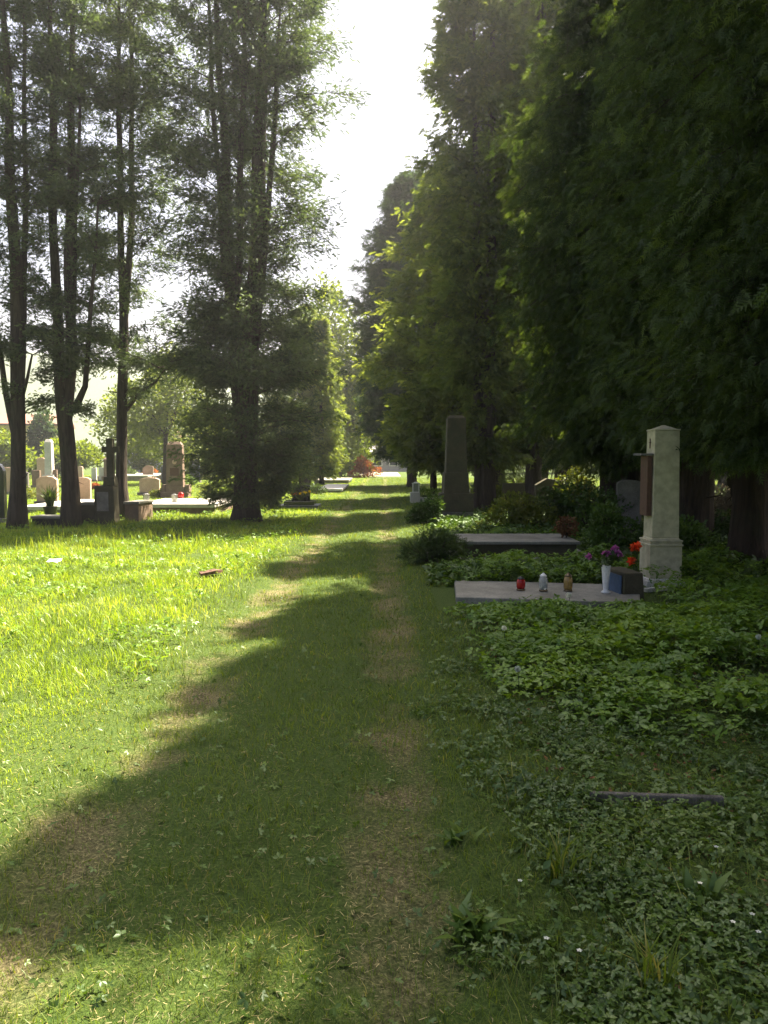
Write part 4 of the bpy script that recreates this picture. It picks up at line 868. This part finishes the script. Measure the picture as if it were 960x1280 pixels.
# ------------------------------------------------------------------ light, sky, camera
SAZ, SEL = R(45), R(57)
w = bpy.data.worlds.new('World'); S.world = w; w.use_nodes = True; nt = w.node_tree; nt.nodes.clear()
sky = nt.nodes.new('ShaderNodeTexSky'); sky.sky_type = 'NISHITA'; sky.sun_disc = False; sky.sun_elevation = SEL; sky.sun_rotation = SAZ
sky.air_density = .75; sky.dust_density = 7.0; sky.ozone_density = 1.0
bg = nt.nodes.new('ShaderNodeBackground'); bg.inputs[1].default_value = .05; wo = nt.nodes.new('ShaderNodeOutputWorld')
nt.links.new(sky.outputs[0], bg.inputs[0]); nt.links.new(bg.outputs[0], wo.inputs[0])
L = bpy.data.lights.new('sun', 'SUN'); L.energy = 5.0; L.angle = R(.53); L.color = (1, .88, .69)
lo = bpy.data.objects.new('sun', L); COL.objects.link(lo)
lo.rotation_euler = Vector((-math.sin(SAZ)*math.cos(SEL), -math.cos(SAZ)*math.cos(SEL), -math.sin(SEL))).to_track_quat('-Z', 'Y').to_euler()
cam = bpy.data.cameras.new('camera'); co = bpy.data.objects.new('camera', cam); COL.objects.link(co); S.camera = co
cam.sensor_fit = 'VERTICAL'; cam.sensor_height = 36; cam.lens = 28; cam.clip_end = 4000; cam.clip_start = .05
co.location = (0, 0, CH); co.rotation_euler = (R(90)-PT, 0, 0)
S.view_settings.view_transform = 'Standard'; S.view_settings.look = 'None'; S.view_settings.gamma = 1; S.view_settings.exposure = 2.6
S.render.resolution_x = 768; S.render.resolution_y = 1024
S.cycles.max_bounces = 7; S.cycles.diffuse_bounces = 3; S.cycles.glossy_bounces = 2; S.cycles.transmission_bounces = 5; S.cycles.transparent_max_bounces = 6

hz = MB().box(-420, 420, -60, 880, -3, 80).build('haze', None); hz['kind'] = 'stuff'; hz['label'] = 'thin sunlit summer haze'; hz['category'] = 'haze'
m, nt, out = mat('haze'); pv = N(nt, 'ShaderNodeVolumePrincipled'); pv.inputs['Color'].default_value = (.95, .96, 1, 1); pv.inputs['Density'].default_value = .0008; pv.inputs['Anisotropy'].default_value = .5
nt.links.new(pv.outputs[0], out.inputs['Volume']); hz.data.materials.append(m)

# planting and small clutter among the left graves
for i, (u, v, wd, h, mm, lab) in enumerate([(262, 622, .9, .5, 'shrub_y', 'yellow-green perennials at the right end of the long pale slab'), (238, 606, .8, .5, 'cover', 'low green plant right of the brown granite obelisk'),
        (200, 622, .7, .3, 'shrub_y', 'pale low planting at the left foot of the brown granite obelisk'), (35, 622, 1.0, .5, 'shrub_y', 'pink and yellow grave planting right of the leftmost trunk'),
        (84, 608, .9, .7, 'shrub', 'small dark shrub between the pale headstones'), (158, 600, 1.6, .9, 'shrub', 'rounded shrub far behind the stone cross'), (148, 606, .8, .6, 'cover', 'small green shrub behind the bowed trunk'),
        (118, 612, .5, .3, 'shrub_r', 'small reddish plant behind the dark stone block'), (395, 618, .9, .45, 'shrub', 'small dark bush beside the near pale slab left of the path'), (188, 598, 1.4, .6, 'shrub_r', 'reddish flowering plants far behind the low broad pink headstone')]):
    bush(lab, 'plant', at(u, v), blobs(wd, wd*.8, h, 5, 110+i, .08), 900, .07 if v > 604 else .12, M[mm], 'grave_plant', seed=110+i)

r = np.random.default_rng(77); n = 2600; x = r.uniform(.5, 4.6, n); y = r.uniform(2, 8.2, n)
k_ = (nz(x, y, .55, 78) > .1) & clear(x, y) & (x > .55+.1*nz(x, y, .4, 5)); x, y = x[k_], y[k_]; n = len(x)
leafbed('broad_weeds', 'broader single leaves mixed into the weeds at right', 'weeds', x, y, H(x, y)+.03+.1*r.random(n), .036*r.uniform(.5, 1.5, n), M['weed'], r, T1_, .5)
